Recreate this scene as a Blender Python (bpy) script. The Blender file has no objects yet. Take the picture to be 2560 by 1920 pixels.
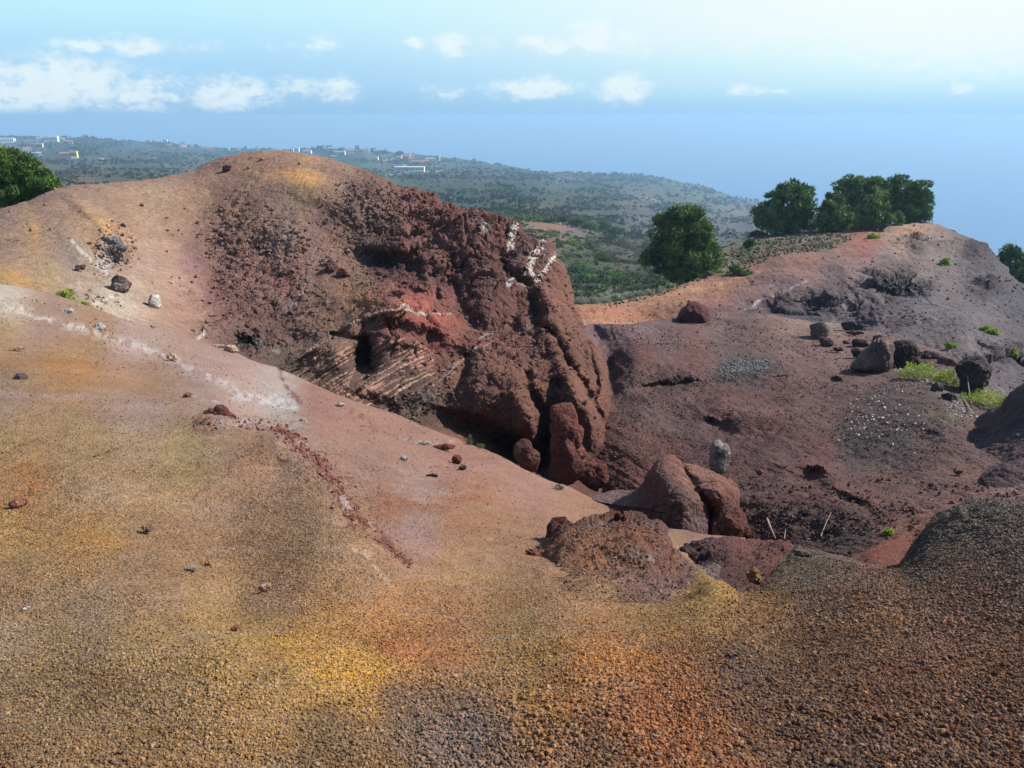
import bpy, math, random
import numpy as np
from mathutils import Vector
random.seed(7); RNG = np.random.default_rng(7)
SC = bpy.context.scene
COL = SC.collection
# ---------------------------------------------------------------- camera
W0, H0 = 2212.0, 1659.0          # photo frame used while surveying positions
FOC = 1703.0
PITCH = math.radians(18.75)
cam_d = bpy.data.cameras.new('camera'); cam = bpy.data.objects.new('camera', cam_d); COL.objects.link(cam)
cam_d.sensor_width = 36; cam_d.lens = 36 * FOC / W0
cam_d.clip_start = 0.1; cam_d.clip_end = 200000
cam.location = (0, 0, 0); cam.rotation_euler = (math.pi / 2 - PITCH, 0, 0)
SC.camera = cam
# ---------------------------------------------------------------- light
EXPO = 0.6; EXG = 2 ** -EXPO
SUN_AZ, SUN_EL = math.radians(72), math.radians(40)
sun_d = bpy.data.lights.new('sun', 'SUN'); sun = bpy.data.objects.new('sun', sun_d); COL.objects.link(sun)
sun_d.energy = 5.0; sun_d.angle = math.radians(0.5); sun_d.color = (1.0, 0.96, 0.92)
sv = Vector((math.sin(SUN_AZ) * math.cos(SUN_EL), math.cos(SUN_AZ) * math.cos(SUN_EL), math.sin(SUN_EL)))
sun.rotation_euler = sv.to_track_quat('Z', 'Y').to_euler()
SC.view_settings.view_transform = 'Standard'; SC.view_settings.look = 'None'
SC.view_settings.exposure = EXPO; SC.view_settings.gamma = 1.0
SC.cycles.use_denoising = True
SC.cycles.max_bounces = 4; SC.cycles.diffuse_bounces = 2; SC.cycles.volume_bounces = 0
SC.cycles.transparent_max_bounces = 6


def s2l(c):
    c = np.asarray(c, dtype=float) / 255.0
    return np.where(c <= 0.04045, c / 12.92, ((c + 0.055) / 1.055) ** 2.4)


SP, CP = math.sin(PITCH), math.cos(PITCH)


def P(x, y, d):
    """point seen at photo position x, y, at forward distance d (arrays allowed)"""
    x = np.asarray(x, float); y = np.asarray(y, float); d = np.asarray(d, float)
    u = (x - W0 / 2) / FOC; v = (y - H0 / 2) / FOC
    return np.stack([u * d, (CP - v * SP) * d, (-SP - v * CP) * d], -1)


# ---------------------------------------------------------------- world
def N(nt, typ, **kw):
    n = nt.nodes.new(typ)
    for k, v in kw.items():
        if k.startswith('i_'):
            key = k[2:]
            key = int(key) if key.isdigit() else key
            n.inputs[key].default_value = v
        else:
            setattr(n, k, v)
    return n


def M(nt, op, a, b=None, c=None, clamp=False):
    n = nt.nodes.new('ShaderNodeMath'); n.operation = op; n.use_clamp = clamp
    for i, q in enumerate((a, b, c)):
        if q is None: continue
        if isinstance(q, (int, float)): n.inputs[i].default_value = q
        else: nt.links.new(q, n.inputs[i])
    return n.outputs[0]


def mixc(nt, fac, a, b, mode='MIX'):
    n = nt.nodes.new('ShaderNodeMix'); n.data_type = 'RGBA'; n.blend_type = mode
    for s, q in ((0, fac), (6, a), (7, b)):
        if isinstance(q, (int, float)): n.inputs[s].default_value = q
        elif isinstance(q, (tuple, list, np.ndarray)): n.inputs[s].default_value = (*[float(t) for t in q[:3]], 1)
        else: nt.links.new(q, n.inputs[s])
    return n.outputs[2]


def build_world():
    w = bpy.data.worlds.new('World'); SC.world = w; w.use_nodes = True
    nt = w.node_tree; nt.nodes.clear(); L = nt.links
    out = N(nt, 'ShaderNodeOutputWorld'); bg = N(nt, 'ShaderNodeBackground')
    sky = N(nt, 'ShaderNodeTexSky', sky_type='NISHITA')
    sky.sun_disc = False; sky.sun_elevation = SUN_EL; sky.sun_rotation = SUN_AZ
    sky.altitude = 1000; sky.air_density = 1.0; sky.dust_density = 0.6; sky.ozone_density = 1.5
    tc = N(nt, 'ShaderNodeTexCoord'); sep = N(nt, 'ShaderNodeSeparateXYZ'); L.new(tc.outputs['Generated'], sep.inputs[0])
    X, Y, Z = sep.outputs
    el = M(nt, 'MULTIPLY', M(nt, 'ARCSINE', Z), 57.2958)
    az = M(nt, 'MULTIPLY', M(nt, 'ARCTAN2', X, Y), 57.2958)
    # pale marine air near the horizon, brighter towards the sun side
    STR = 0.125
    ramp = N(nt, 'ShaderNodeValToRGB'); cr = ramp.color_ramp
    L.new(M(nt, 'DIVIDE', el, 40.0, clamp=True), ramp.inputs[0])
    stops = [(0.0, (151, 194, 229)), (1.0, (157, 201, 237)), (2.0, (166, 211, 244)), (4.0, (180, 224, 251)), (6.0, (194, 239, 254)), (8.6, (206, 248, 255)), (40, (120, 180, 235))]
    while len(cr.elements) < len(stops): cr.elements.new(0.5)
    for e, (deg, c) in zip(cr.elements, stops):
        e.position = deg / 40; e.color = (*s2l(c), 1)
    ramp2 = N(nt, 'ShaderNodeValToRGB'); cr = ramp2.color_ramp
    L.new(M(nt, 'DIVIDE', el, 40.0, clamp=True), ramp2.inputs[0])
    stops = [(0.0, (165, 212, 249)), (0.8, (180, 224, 251)), (2.0, (208, 242, 254)), (3.5, (226, 252, 253)), (5, (246, 255, 252)), (8.6, (255, 255, 253)), (40, (220, 240, 250))]
    while len(cr.elements) < len(stops): cr.elements.new(0.5)
    for e, (deg, c) in zip(cr.elements, stops):
        e.position = deg / 40; e.color = (*s2l(c), 1)
    side = N(nt, 'ShaderNodeMapRange', interpolation_type='SMOOTHSTEP'); L.new(az, side.inputs[0])
    side.inputs[1].default_value = -22; side.inputs[2].default_value = 33
    back = M(nt, 'SUBTRACT', 1.0, M(nt, 'DIVIDE', M(nt, 'SUBTRACT', M(nt, 'ABSOLUTE', az), 80.0), 60.0, clamp=True))
    hz = mixc(nt, M(nt, 'MULTIPLY', side.outputs[0], back), ramp.outputs[0], ramp2.outputs[0])
    # clouds: soft banks, small cumulus and a painted sun-side glow, photo survey -> azimuth / elevation
    nz = N(nt, 'ShaderNodeTexNoise'); mp = N(nt, 'ShaderNodeMapping'); mp.inputs['Scale'].default_value = (60, 60, 105)
    L.new(tc.outputs['Generated'], mp.inputs[0]); L.new(mp.outputs[0], nz.inputs['Vector'])
    nz.inputs['Scale'].default_value = 1; nz.inputs['Detail'].default_value = 7; nz.inputs['Roughness'].default_value = 0.62
    nzw = N(nt, 'ShaderNodeTexNoise'); mp2 = N(nt, 'ShaderNodeMapping'); mp2.inputs['Scale'].default_value = (22, 22, 40); mp2.inputs['Location'].default_value = (5, 3, 1)
    L.new(tc.outputs['Generated'], mp2.inputs[0]); L.new(mp2.outputs[0], nzw.inputs['Vector']); nzw.inputs['Scale'].default_value = 1
    nzw.inputs['Detail'].default_value = 4
    sw = N(nt, 'ShaderNodeSeparateColor'); L.new(nzw.outputs['Color'], sw.inputs[0])
    azw = M(nt, 'ADD', az, M(nt, 'MULTIPLY', M(nt, 'SUBTRACT', sw.outputs[0], 0.5), 2.0))
    elw = M(nt, 'ADD', el, M(nt, 'MULTIPLY', M(nt, 'SUBTRACT', sw.outputs[1], 0.5), 1.1))
    clouds_glow = [  # x, y, half width, half height, strength
        (150, 178, 110, 42, 1.0), (20, 200, 110, 48, .95), (300, 205, 120, 38, .75), (500, 205, 90, 36, .85), (545, 200, 40, 30, .6),
        (730, 192, 48, 26, .75), (640, 188, 60, 20, .6), (170, 97, 42, 11, .8), (290, 97, 60, 15, .8), (380, 100, 40, 12, .45), (450, 100, 60, 13, .4),
        (690, 100, 40, 20, .6), (620, 103, 70, 14, .35), (20, 108, 40, 14, .35), (890, 92, 22, 12, .8), (975, 98, 42, 24, .8), (1055, 92, 30, 15, .5),
        (1150, 90, 35, 18, .8), (1200, 97, 45, 18, .75), (1280, 80, 45, 28, 1.), (1350, 92, 70, 24, .6), (1390, 112, 30, 16, .5), (1470, 90, 60, 20, .4),
        (1600, 95, 90, 38, .4), (1160, 190, 95, 18, .9), (1080, 195, 45, 22, .5), (1200, 205, 50, 14, .45), (1345, 192, 50, 26, 1.), (1310, 200, 40, 15, .6),
        (960, 200, 50, 20, .5), (990, 193, 35, 15, .4), (1610, 193, 40, 12, .65), (1680, 197, 22, 7, .6), (2076, 190, 22, 9, .8), (1900, 182, 18, 6, .4),
        (1900, 60, 380, 40, .45), (2150, 70, 300, 60, .9), (1800, 30, 300, 25, .6)]  # wide entries at upper right paint the sun glow into the sky
    acc = None
    for (x, y, w_, h_, s_) in clouds_glow:
        p = P(x, y, 1); a0 = math.degrees(math.atan2(p[0], p[1])); e0 = math.degrees(math.asin(p[2] / np.linalg.norm(p)))
        aw = w_ / FOC * 57.3 * 1.1; eh = h_ / FOC * 57.3 * 1.15
        da = M(nt, 'DIVIDE', M(nt, 'SUBTRACT', azw, a0), aw); de = M(nt, 'DIVIDE', M(nt, 'SUBTRACT', elw, e0), eh)
        r = M(nt, 'ADD', M(nt, 'MULTIPLY', da, da), M(nt, 'MULTIPLY', de, de))
        g = M(nt, 'MULTIPLY', M(nt, 'EXPONENT', M(nt, 'MULTIPLY', r, -0.9)), s_)
        acc = g if acc is None else M(nt, 'MAXIMUM', acc, g)
    nn = M(nt, 'MULTIPLY_ADD', nz.outputs['Fac'], 2.9, -1.5)
    cm = N(nt, 'ShaderNodeMapRange', interpolation_type='SMOOTHSTEP')
    L.new(M(nt, 'ADD', acc, M(nt, 'MULTIPLY', nn, M(nt, 'MULTIPLY_ADD', acc, 0.7, 0.12))), cm.inputs[0])
    cm.inputs[1].default_value = 0.16; cm.inputs[2].default_value = 0.85
    lowf = M(nt, 'DIVIDE', M(nt, 'SUBTRACT', el, 0.0), 0.55, clamp=True)
    hz2 = mixc(nt, M(nt, 'MULTIPLY', M(nt, 'MULTIPLY', cm.outputs[0], lowf), 0.78), hz, s2l((240, 252, 254)))
    # blend the hazy band into the clear sky overhead
    scl = N(nt, 'ShaderNodeVectorMath', operation='SCALE'); L.new(sky.outputs[0], scl.inputs[0]); scl.inputs['Scale'].default_value = STR
    up = N(nt, 'ShaderNodeMapRange', interpolation_type='SMOOTHSTEP'); L.new(el, up.inputs[0])
    up.inputs[1].default_value = 8.5; up.inputs[2].default_value = 20
    hs = N(nt, 'ShaderNodeVectorMath', operation='SCALE'); L.new(hz2, hs.inputs[0]); hs.inputs['Scale'].default_value = EXG
    fin = mixc(nt, up.outputs[0], hs.outputs[0], scl.outputs[0])
    L.new(fin, bg.inputs[0]); bg.inputs[1].default_value = 1.0
    L.new(bg.outputs[0], out.inputs[0])


build_world()

# ---------------------------------------------------------------- noise in numpy
def _h(ix, iy, iz, seed):
    h = (ix.astype(np.int64) * 374761393 + iy.astype(np.int64) * 668265263 + iz.astype(np.int64) * 2147483647 + seed * 974711) & 0xFFFFFFFF
    h = ((h ^ (h >> 13)) * 1274126177) & 0xFFFFFFFF
    h = ((h ^ (h >> 16)) * 2246822519) & 0xFFFFFFFF
    return ((h ^ (h >> 15)) & 0xFFFFFF).astype(np.float32) / 16777215.0


def vnoise(p, seed=0):
    f = np.floor(p); t = (p - f).astype(np.float32); t = t * t * (3 - 2 * t)
    i = f.astype(np.int64); x, y, z = i[..., 0], i[..., 1], i[..., 2]
    tx, ty, tz = t[..., 0], t[..., 1], t[..., 2]
    r = 0
    for dx in (0, 1):
        for dy in (0, 1):
            for dz in (0, 1):
                w = (tx if dx else 1 - tx) * (ty if dy else 1 - ty) * (tz if dz else 1 - tz)
                r = r + w * _h(x + dx, y + dy, z + dz, seed)
    return r


def fbm(p, scale, octv=4, seed=0, gain=0.5):
    a = 1; s = 0; t = 0
    for k in range(octv):
        s = s + a * (vnoise(p * scale, seed + k) - 0.5) * 2; t += a; a *= gain; scale *= 2.03
    return s / t


def cells(p, seed=0):
    """cellular blocks: distances to the two nearest feature points and a per-block tilted plane"""
    p = p.astype(np.float32); f = np.floor(p).astype(np.int64); d1 = np.full(p.shape[:-1], 9, np.float32); d2 = d1.copy(); tl = np.zeros_like(d1)
    for dx in (-1, 0, 1):
        for dy in (-1, 0, 1):
            for dz in (-1, 0, 1):
                x, y, z = f[..., 0] + dx, f[..., 1] + dy, f[..., 2] + dz
                j = [_h(x, y, z, seed + k) for k in range(3)]
                e = np.stack([p[..., 0] - x - j[0], p[..., 1] - y - j[1], p[..., 2] - z - j[2]], -1); d = np.sqrt((e ** 2).sum(-1))
                t = e[..., 0] * (j[1] - .5) + e[..., 1] * (j[2] - .5) + e[..., 2] * (j[0] - .5) + (j[0] - .5) * .5
                n = d < d1; d2 = np.where(n, d1, np.minimum(d2, d)); tl = np.where(n, t, tl); d1 = np.where(n, d, d1)
    return d1, d2, tl


# ---------------------------------------------------------------- mesh helpers
def make_mesh(name, verts, faces, mat, cols=None, parent=None, smooth=True, link=True):
    verts = np.asarray(verts, np.float32).reshape(-1, 3); faces = np.asarray(faces, np.int32)
    k = faces.shape[1]; me = bpy.data.meshes.new(name)
    me.vertices.add(len(verts)); me.vertices.foreach_set('co', verts.ravel())
    me.loops.add(faces.size); me.loops.foreach_set('vertex_index', faces.ravel())
    me.polygons.add(len(faces)); me.polygons.foreach_set('loop_start', np.arange(0, faces.size, k, dtype=np.int32))
    me.polygons.foreach_set('loop_total', np.full(len(faces), k, np.int32))
    me.polygons.foreach_set('use_smooth', np.full(len(faces), smooth, bool))
    me.update(calc_edges=True); me.validate()
    if cols is not None:
        ca = me.color_attributes.new('Col', 'FLOAT_COLOR', 'POINT')
        c = np.ones((len(verts), 4), np.float32); c[:, :3] = cols
        ca.data.foreach_set('color', c.ravel())
    if mat: me.materials.append(mat)
    o = bpy.data.objects.new(name, me)
    if link: COL.objects.link(o)
    if parent: o.parent = parent
    return o


def tag(o, label=None, cat=None, group=None, kind=None):
    if label: o['label'] = label
    if cat: o['category'] = cat
    if group: o['group'] = group
    if kind: o['kind'] = kind
    return o


def grid_faces(ny, nx, off=0):
    i = np.arange(ny * nx).reshape(ny, nx) + off
    return np.stack([i[:-1, :-1], i[:-1, 1:], i[1:, 1:], i[1:, :-1]], -1).reshape(-1, 4)


# ---------------------------------------------------------------- materials
def mat_ground(name, fine=50., mid=7., var=0.35, bump=0.6, bdist=0.01, rough=0.95, spots=0.0):
    m = bpy.data.materials.new(name); m.use_nodes = True; nt = m.node_tree; L = nt.links
    b = nt.nodes['Principled BSDF']; b.inputs['Roughness'].default_value = rough; b.inputs['Specular IOR Level'].default_value = 0.15
    at = N(nt, 'ShaderNodeAttribute', attribute_name='Col'); tc = N(nt, 'ShaderNodeTexCoord')
    n1 = N(nt, 'ShaderNodeTexNoise', i_Scale=fine, i_Detail=3.0, i_Roughness=0.7); L.new(tc.outputs['Object'], n1.inputs['Vector'])
    n2 = N(nt, 'ShaderNodeTexNoise', i_Scale=mid, i_Detail=6.0, i_Roughness=0.65); L.new(tc.outputs['Object'], n2.inputs['Vector'])
    vo = N(nt, 'ShaderNodeTexVoronoi', i_Scale=fine * 0.8); L.new(tc.outputs['Object'], vo.inputs['Vector'])
    f = M(nt, 'MULTIPLY_ADD', n1.outputs['Fac'], var * 2, 1 - var)
    f = M(nt, 'MULTIPLY', f, M(nt, 'MULTIPLY_ADD', n2.outputs['Fac'], var * 1.6, 1 - var * 0.8))
    sc = N(nt, 'ShaderNodeSeparateColor'); L.new(vo.outputs['Color'], sc.inputs[0])
    f = M(nt, 'MULTIPLY', f, M(nt, 'MULTIPLY_ADD', sc.outputs[0], var, 1 - var * 0.5))
    c = N(nt, 'ShaderNodeVectorMath', operation='SCALE'); L.new(at.outputs['Color'], c.inputs[0]); L.new(f, c.inputs['Scale'])
    col = c.outputs[0]
    # slight hue drift between warm and grey clasts
    col = mixc(nt, M(nt, 'MULTIPLY', sc.outputs[1], 0.22), col, M_grey(nt, col))
    L.new(col, b.inputs['Base Color'])
    h = M(nt, 'ADD', M(nt, 'MULTIPLY', n1.outputs['Fac'], 0.6), M(nt, 'MULTIPLY', M(nt, 'SUBTRACT', 1.0, vo.outputs['Distance']), 0.6))
    h2 = M(nt, 'ADD', h, M(nt, 'MULTIPLY', n2.outputs['Fac'], 2.0))
    bp = N(nt, 'ShaderNodeBump', i_Strength=bump, i_Distance=bdist); L.new(h2, bp.inputs['Height']); L.new(bp.outputs[0], b.inputs['Normal'])
    return m


def M_grey(nt, col):
    h = N(nt, 'ShaderNodeHueSaturation', i_Saturation=0.35, i_Value=1.05); nt.links.new(col, h.inputs['Color'])
    return h.outputs[0]


def mat_leaf(name, trans=0.3, rough=0.6):
    m = bpy.data.materials.new(name); m.use_nodes = True; nt = m.node_tree; L = nt.links
    b = nt.nodes['Principled BSDF']; b.inputs['Roughness'].default_value = rough; b.inputs['Specular IOR Level'].default_value = 0.25
    at = N(nt, 'ShaderNodeAttribute', attribute_name='Col'); L.new(at.outputs['Color'], b.inputs['Base Color'])
    tr = N(nt, 'ShaderNodeBsdfTranslucent'); mx = N(nt, 'ShaderNodeMixShader'); mx.inputs[0].default_value = trans
    L.new(at.outputs['Color'], tr.inputs['Color']); L.new(b.outputs[0], mx.inputs[1]); L.new(tr.outputs[0], mx.inputs[2])
    L.new(mx.outputs[0], nt.nodes['Material Output'].inputs[0])
    return m


def mat_plain(name, c, rough=0.85, var=0.2, scale=3., bump=0.0, bdist=0.02, stretch=None):
    m = bpy.data.materials.new(name); m.use_nodes = True; nt = m.node_tree; L = nt.links
    b = nt.nodes['Principled BSDF']; b.inputs['Roughness'].default_value = rough; b.inputs['Specular IOR Level'].default_value = 0.2
    tc = N(nt, 'ShaderNodeTexCoord'); n = N(nt, 'ShaderNodeTexNoise', i_Scale=scale, i_Detail=6.0, i_Roughness=0.65)
    if stretch:
        mp = N(nt, 'ShaderNodeMapping'); mp.inputs['Scale'].default_value = stretch; L.new(tc.outputs['Object'], mp.inputs[0]); L.new(mp.outputs[0], n.inputs['Vector'])
    else: L.new(tc.outputs['Object'], n.inputs['Vector'])
    c = s2l(c)
    L.new(mixc(nt, n.outputs['Fac'], c * (1 - var), np.minimum(c * (1 + var), 1)), b.inputs['Base Color'])
    if bump:
        bp = N(nt, 'ShaderNodeBump', i_Strength=bump, i_Distance=bdist); L.new(n.outputs['Fac'], bp.inputs['Height']); L.new(bp.outputs[0], b.inputs['Normal'])
    return m


MG_near = mat_ground('cinder_ground', 45, 9, 0.36, 1.0, 0.028)
MG_mid = mat_ground('red_cinder', 14, 2.2, 0.34, 0.9, 0.05)
MG_far = mat_ground('ash_ridge', 5, 0.8, 0.28, 0.8, 0.12)
MG_val = mat_ground('valley_soil', 0.25, 0.03, 0.3, 0.5, 1.0)
M_rock = mat_ground('scoria_rock', 14, 3.5, 0.4, 1.0, 0.06)
M_stone = mat_ground('loose_cinder', 90, 20, 0.22, 0.5, 0.004)
M_leaf = mat_leaf('foliage'); M_needle = mat_leaf('pine_needles', 0.18)
M_bark = mat_plain('bark', (92, 74, 60), 0.95, 0.4, 6, 0.6, 0.03, (3, 3, .6))

# ---------------------------------------------------------------- sheets of terrain
def poly_at(pl, q, axis=0):
    pl = np.asarray(pl, float)
    return np.interp(q, pl[:, axis], pl[:, 1 - axis])


class TPS:
    def __init__(s, pts):
        pts = np.asarray(pts, float); s.c = pts[:, :2] / 500.0; v = np.log(pts[:, 2]); n = len(pts)
        K = s.phi(np.linalg.norm(s.c[:, None] - s.c[None], axis=-1)) + np.eye(n) * 1e-4
        A = np.zeros((n + 3, n + 3)); A[:n, :n] = K; A[:n, n] = 1; A[:n, n + 1:] = s.c; A[n, :n] = 1; A[n + 1:, :n] = s.c.T
        s.w = np.linalg.solve(A, np.concatenate([v, [0, 0, 0]]))

    @staticmethod
    def phi(r):
        return np.where(r > 1e-9, r * r * np.log(np.maximum(r, 1e-9)), 0)

    def __call__(s, x, y):
        x = np.asarray(x, float); sh = x.shape; q = np.stack([x.ravel(), np.asarray(y, float).ravel()], -1) / 500.0
        out = np.empty(len(q)); n = len(s.c)
        for a in range(0, len(q), 60000):
            b = q[a:a + 60000]; r = np.sqrt(((b[:, None] - s.c[None]) ** 2).sum(-1))
            out[a:a + 60000] = s.phi(r) @ s.w[:n] + s.w[n] + b @ s.w[n + 1:]
        return np.exp(out).reshape(sh)


def pl_dist(x, y, pl):
    """distance and signed side (positive on the lower/right hand side) to a polyline"""
    best = np.full(x.shape, 1e9, np.float32); side = np.zeros(x.shape, np.float32)
    for (x0, y0), (x1, y1) in zip(pl[:-1], pl[1:]):
        dx, dy = x1 - x0, y1 - y0; L2 = dx * dx + dy * dy
        t = np.clip(((x - x0) * dx + (y - y0) * dy) / L2, 0, 1)
        ex, ey = x - (x0 + t * dx), y - (y0 + t * dy); d = np.hypot(ex, ey)
        s = np.sign(dx * (y - y0) - dy * (x - x0)); m = d < best
        best = np.where(m, d, best); side = np.where(m, s, side)
    return best, best * side


def inpoly(x, y, pl):
    c = np.zeros(x.shape, bool); n = len(pl)
    for i in range(n):
        x0, y0 = pl[i]; x1, y1 = pl[(i + 1) % n]
        if y0 == y1: continue
        c ^= ((y0 > y) != (y1 > y)) & (x < (x1 - x0) * (y - y0) / (y1 - y0) + x0)
    return c


SHEETS = {}
ALB = EXG * 0.93


def sheet(name, top, bottom, depth, colors, mat, nx, ny, left=None, right=None, patches=(), bumps=(), grooves=(), steps=(), veins=(),
          rough=(), base_rough=0.02, L0=2.0, strata=(), back=(4, 3), side=None, lside=None, rnd=(12, 0.5), warp=30, gain=0.55, smallamp=1.0,
          colgain=1.0, parent=None, vary=0.22, vert_only=False, kind='structure', octv=7, objname=None, bottom_skirt=None, edge_wob=2.0, ceps=500.0, desat=0.1, streak=None, hard=None, greyk=1.0, facet=None, hue=(1, 1, 1), wide=None):
    tps = TPS(depth)
    s = np.linspace(0, 1, nx); t = np.linspace(0, 1, ny)
    top = np.asarray(top, float); bottom = np.asarray(bottom, float)
    bx = bottom[0, 0] + s * (bottom[-1, 0] - bottom[0, 0]); by = np.interp(bx, bottom[:, 0], bottom[:, 1])
    tx = top[0, 0] + s * (top[-1, 0] - top[0, 0]); ty = np.interp(tx, top[:, 0], top[:, 1])
    q = np.stack([tx / 26, ty * 0 + 3.3, ty * 0], -1)
    ty = ty + fbm(q, 1.0, 4, 91 + len(name)) * edge_wob
    S, T = np.meshgrid(s, t)
    X = bx[None] * (1 - T) + tx[None] * T; Y = by[None] * (1 - T) + ty[None] * T
    for side_pl, fromleft in ((left, True), (right, False)):
        if side_pl is None: continue
        pl = np.asarray(side_pl, float)       # listed top -> bottom
        seg = np.concatenate([[0], np.cumsum(np.hypot(*np.diff(pl, axis=0).T))]); seg /= seg[-1]
        px = np.interp(1 - t, seg, pl[:, 0]); py = np.interp(1 - t, seg, pl[:, 1])
        px = px + fbm(np.stack([py / 24, py * 0, py * 0 + 7], -1), 1.0, 4, 17) * edge_wob
        j = 0 if fromleft else -1
        wgt = (1 - S) if fromleft else S
        X = X + (px - X[:, j])[:, None] * wgt ** 1.5; Y = Y + (py - Y[:, j])[:, None] * wgt ** 1.5
    # painted colour lookup uses wobbling coordinates so that patch borders are organic
    wq = np.stack([X / 60, Y / 60, X * 0], -1)
    wx = X + fbm(wq, 1.0, 5, 11) * warp; wy = Y + fbm(wq, 1.0, 5, 23) * warp
    d = tps(X, Y)
    # rounding of the far edge
    dtop = np.hypot(X - X[-1:, :], Y - Y[-1:, :])
    d = d + rnd[1] * np.exp(-dtop / rnd[0])
    if right is not None: d = d + rnd[1] * 1.3 * np.exp(-np.hypot(X - X[:, -1:], Y - Y[:, -1:]) / rnd[0])
    if left is not None: d = d + rnd[1] * 1.3 * np.exp(-np.hypot(X - X[:, :1], Y - Y[:, :1]) / rnd[0])
    q2 = np.stack([X / 14, Y / 14, X * 0 + 2], -1)
    gx = X + fbm(q2, 1.0, 4, 31) * 5; gy = Y + fbm(q2, 1.0, 4, 37) * 5
    dd = np.zeros_like(d)
    for (bx_, by_, rx, ry, rot, h) in bumps:
        m = (np.abs(gx - bx_) < 3.2 * max(rx, ry)) & (np.abs(gy - by_) < 3.2 * max(rx, ry))
        c_, s_ = math.cos(math.radians(rot)), math.sin(math.radians(rot))
        ex = gx[m] - bx_; ey = gy[m] - by_
        a = (ex * c_ + ey * s_) / rx; b = (-ex * s_ + ey * c_) / ry
        dd[m] -= h * np.exp(-(a * a + b * b) ** 1.3)
    gvar = 0.45 + 0.75 * np.clip(fbm(np.stack([X / 40, Y / 40, X * 0 + 8], -1), 1.0, 3, 43) + .5, 0, 1)
    for (pl, w_, h) in grooves:
        di, _ = pl_dist(gx, gy, pl); dd += h * .8 * gvar * (np.exp(-(di / w_) ** 2) * .6 + .4 * np.exp(-(di / w_ / 2.3) ** 2))
    for (pl, w_, fall, h) in steps:
        di, sd = pl_dist(gx, gy, pl)
        pa = np.asarray(pl, float)
        dend = np.minimum(np.hypot(gx - pa[0, 0], gy - pa[0, 1]), np.hypot(gx - pa[-1, 0], gy - pa[-1, 1]))
        prof = 1 / (1 + np.exp(-sd / (w_ * 0.35))) * np.exp(-np.maximum(sd, 0) / fall) * np.clip(dend / (1.2 * fall), 0, 1)
        dd -= h * prof * (di < 5 * fall)
    lines = np.zeros(d.shape, np.float32)
    if streak:
        a_, la, lc, hs, cs_ = streak; c_, s_ = math.cos(math.radians(a_)), math.sin(math.radians(a_))
        bend = fbm(np.stack([X / 260, Y / 160, X * 0 + 6], -1), 1.0, 2, 77) * 40
        sq = np.stack([(X * c_ + Y * s_) / la, (-X * s_ + Y * c_ + bend) / lc, X * 0], -1); st_n = fbm(sq, 1.0, 4, 55)
        dd -= hs * st_n * d / 10.0
    else: st_n = None
    hx = X + (gx - X) * .25; hy = Y + (gy - Y) * .25
    for (pl, ang, per, amp, colr) in strata:
        m = inpoly(gx, gy, pl)
        c_, s_ = math.cos(math.radians(ang)), math.sin(math.radians(ang))
        wv = (-hx * s_ + hy * c_)[m]; al = (hx * c_ + hy * s_)[m]
        nn = fbm(np.stack([al / 60, wv / 6, al * 0], -1), 1.0, 3, 51)
        ph = wv / per + nn * 0.6 + fbm(np.stack([al / 200, wv / 30, al * 0 + 3], -1), 1.0, 2, 58) * 1.2; fr = ph - np.floor(ph)
        idn = _h(np.floor(ph).astype(np.int64), np.zeros(len(ph), np.int64), np.zeros(len(ph), np.int64), 5)
        dd[m] -= amp * (1 - fr) ** 1.5 * (0.35 + idn)
        br = fbm(np.stack([al / 22, wv / 5, al * 0 + 9], -1), 1.0, 4, 53)
        lines[m] = np.maximum(lines[m], ((fr < 0.34) & (br > -0.22)) * (0.15 + 0.85 * idn))
    d = d + dd
    Pw = P(X, Y, d)
    # back and side skirts: the hill goes on and falls away behind its crest
    prof = np.array([0.004, 0.012, 0.03, 0.06, 0.12, 0.22, 0.4, 0.65, 1.0])
    def ext(edge, dirv, w_, h_):
        out = []
        for k in prof: 
            o = edge + dirv * (w_ * k); o = o.copy(); o[..., 2] -= h_ * k ** 0.75 * (1 if k > 0.01 else 0.6); out.append(o)
        return out
    edge = Pw[-1]; dv = edge.copy(); dv[:, 2] = 0; dv /= np.linalg.norm(dv, axis=1)[:, None]
    rows = ext(edge, dv, *back)
    G = np.concatenate([Pw, np.stack(rows)], 0)
    XX = np.concatenate([wx, np.repeat(wx[-1:], len(prof), 0)], 0); YY = np.concatenate([wy, np.repeat(wy[-1:], len(prof), 0)], 0)
    LL = np.concatenate([lines, np.zeros((len(prof), nx), np.float32)], 0)
    DD = np.concatenate([d, np.repeat(d[-1:], len(prof), 0)], 0)
    XR = np.concatenate([X, np.repeat(X[-1:], len(prof), 0)], 0); YR = np.concatenate([Y, np.repeat(Y[-1:], len(prof), 0)], 0)
    def padcols(at_end, w_, h_):
        nonlocal G, XX, YY, LL, DD, XR, YR
        e = G[:, -1] if at_end else G[:, 0]; q = e.copy(); q[:, 2] = 0; q /= np.linalg.norm(q, axis=1)[:, None]
        lat = np.stack([q[:, 1], -q[:, 0], q[:, 2]], -1) * (1 if at_end else -1); dr = q - lat * 0.12
        cols_ = np.stack(ext(e, dr, w_, h_), 1)
        k = len(prof)
        if at_end:
            G = np.concatenate([G, cols_], 1)
            XX, YY, LL, DD, XR, YR = [np.concatenate([a, np.repeat(a[:, -1:], k, 1)], 1) for a in (XX, YY, LL, DD, XR, YR)]
        else:
            G = np.concatenate([cols_[:, ::-1], G], 1)
            XX, YY, LL, DD, XR, YR = [np.concatenate([np.repeat(a[:, :1], k, 1), a], 1) for a in (XX, YY, LL, DD, XR, YR)]
    if side: padcols(True, *side)
    if lside: padcols(False, *lside)
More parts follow.
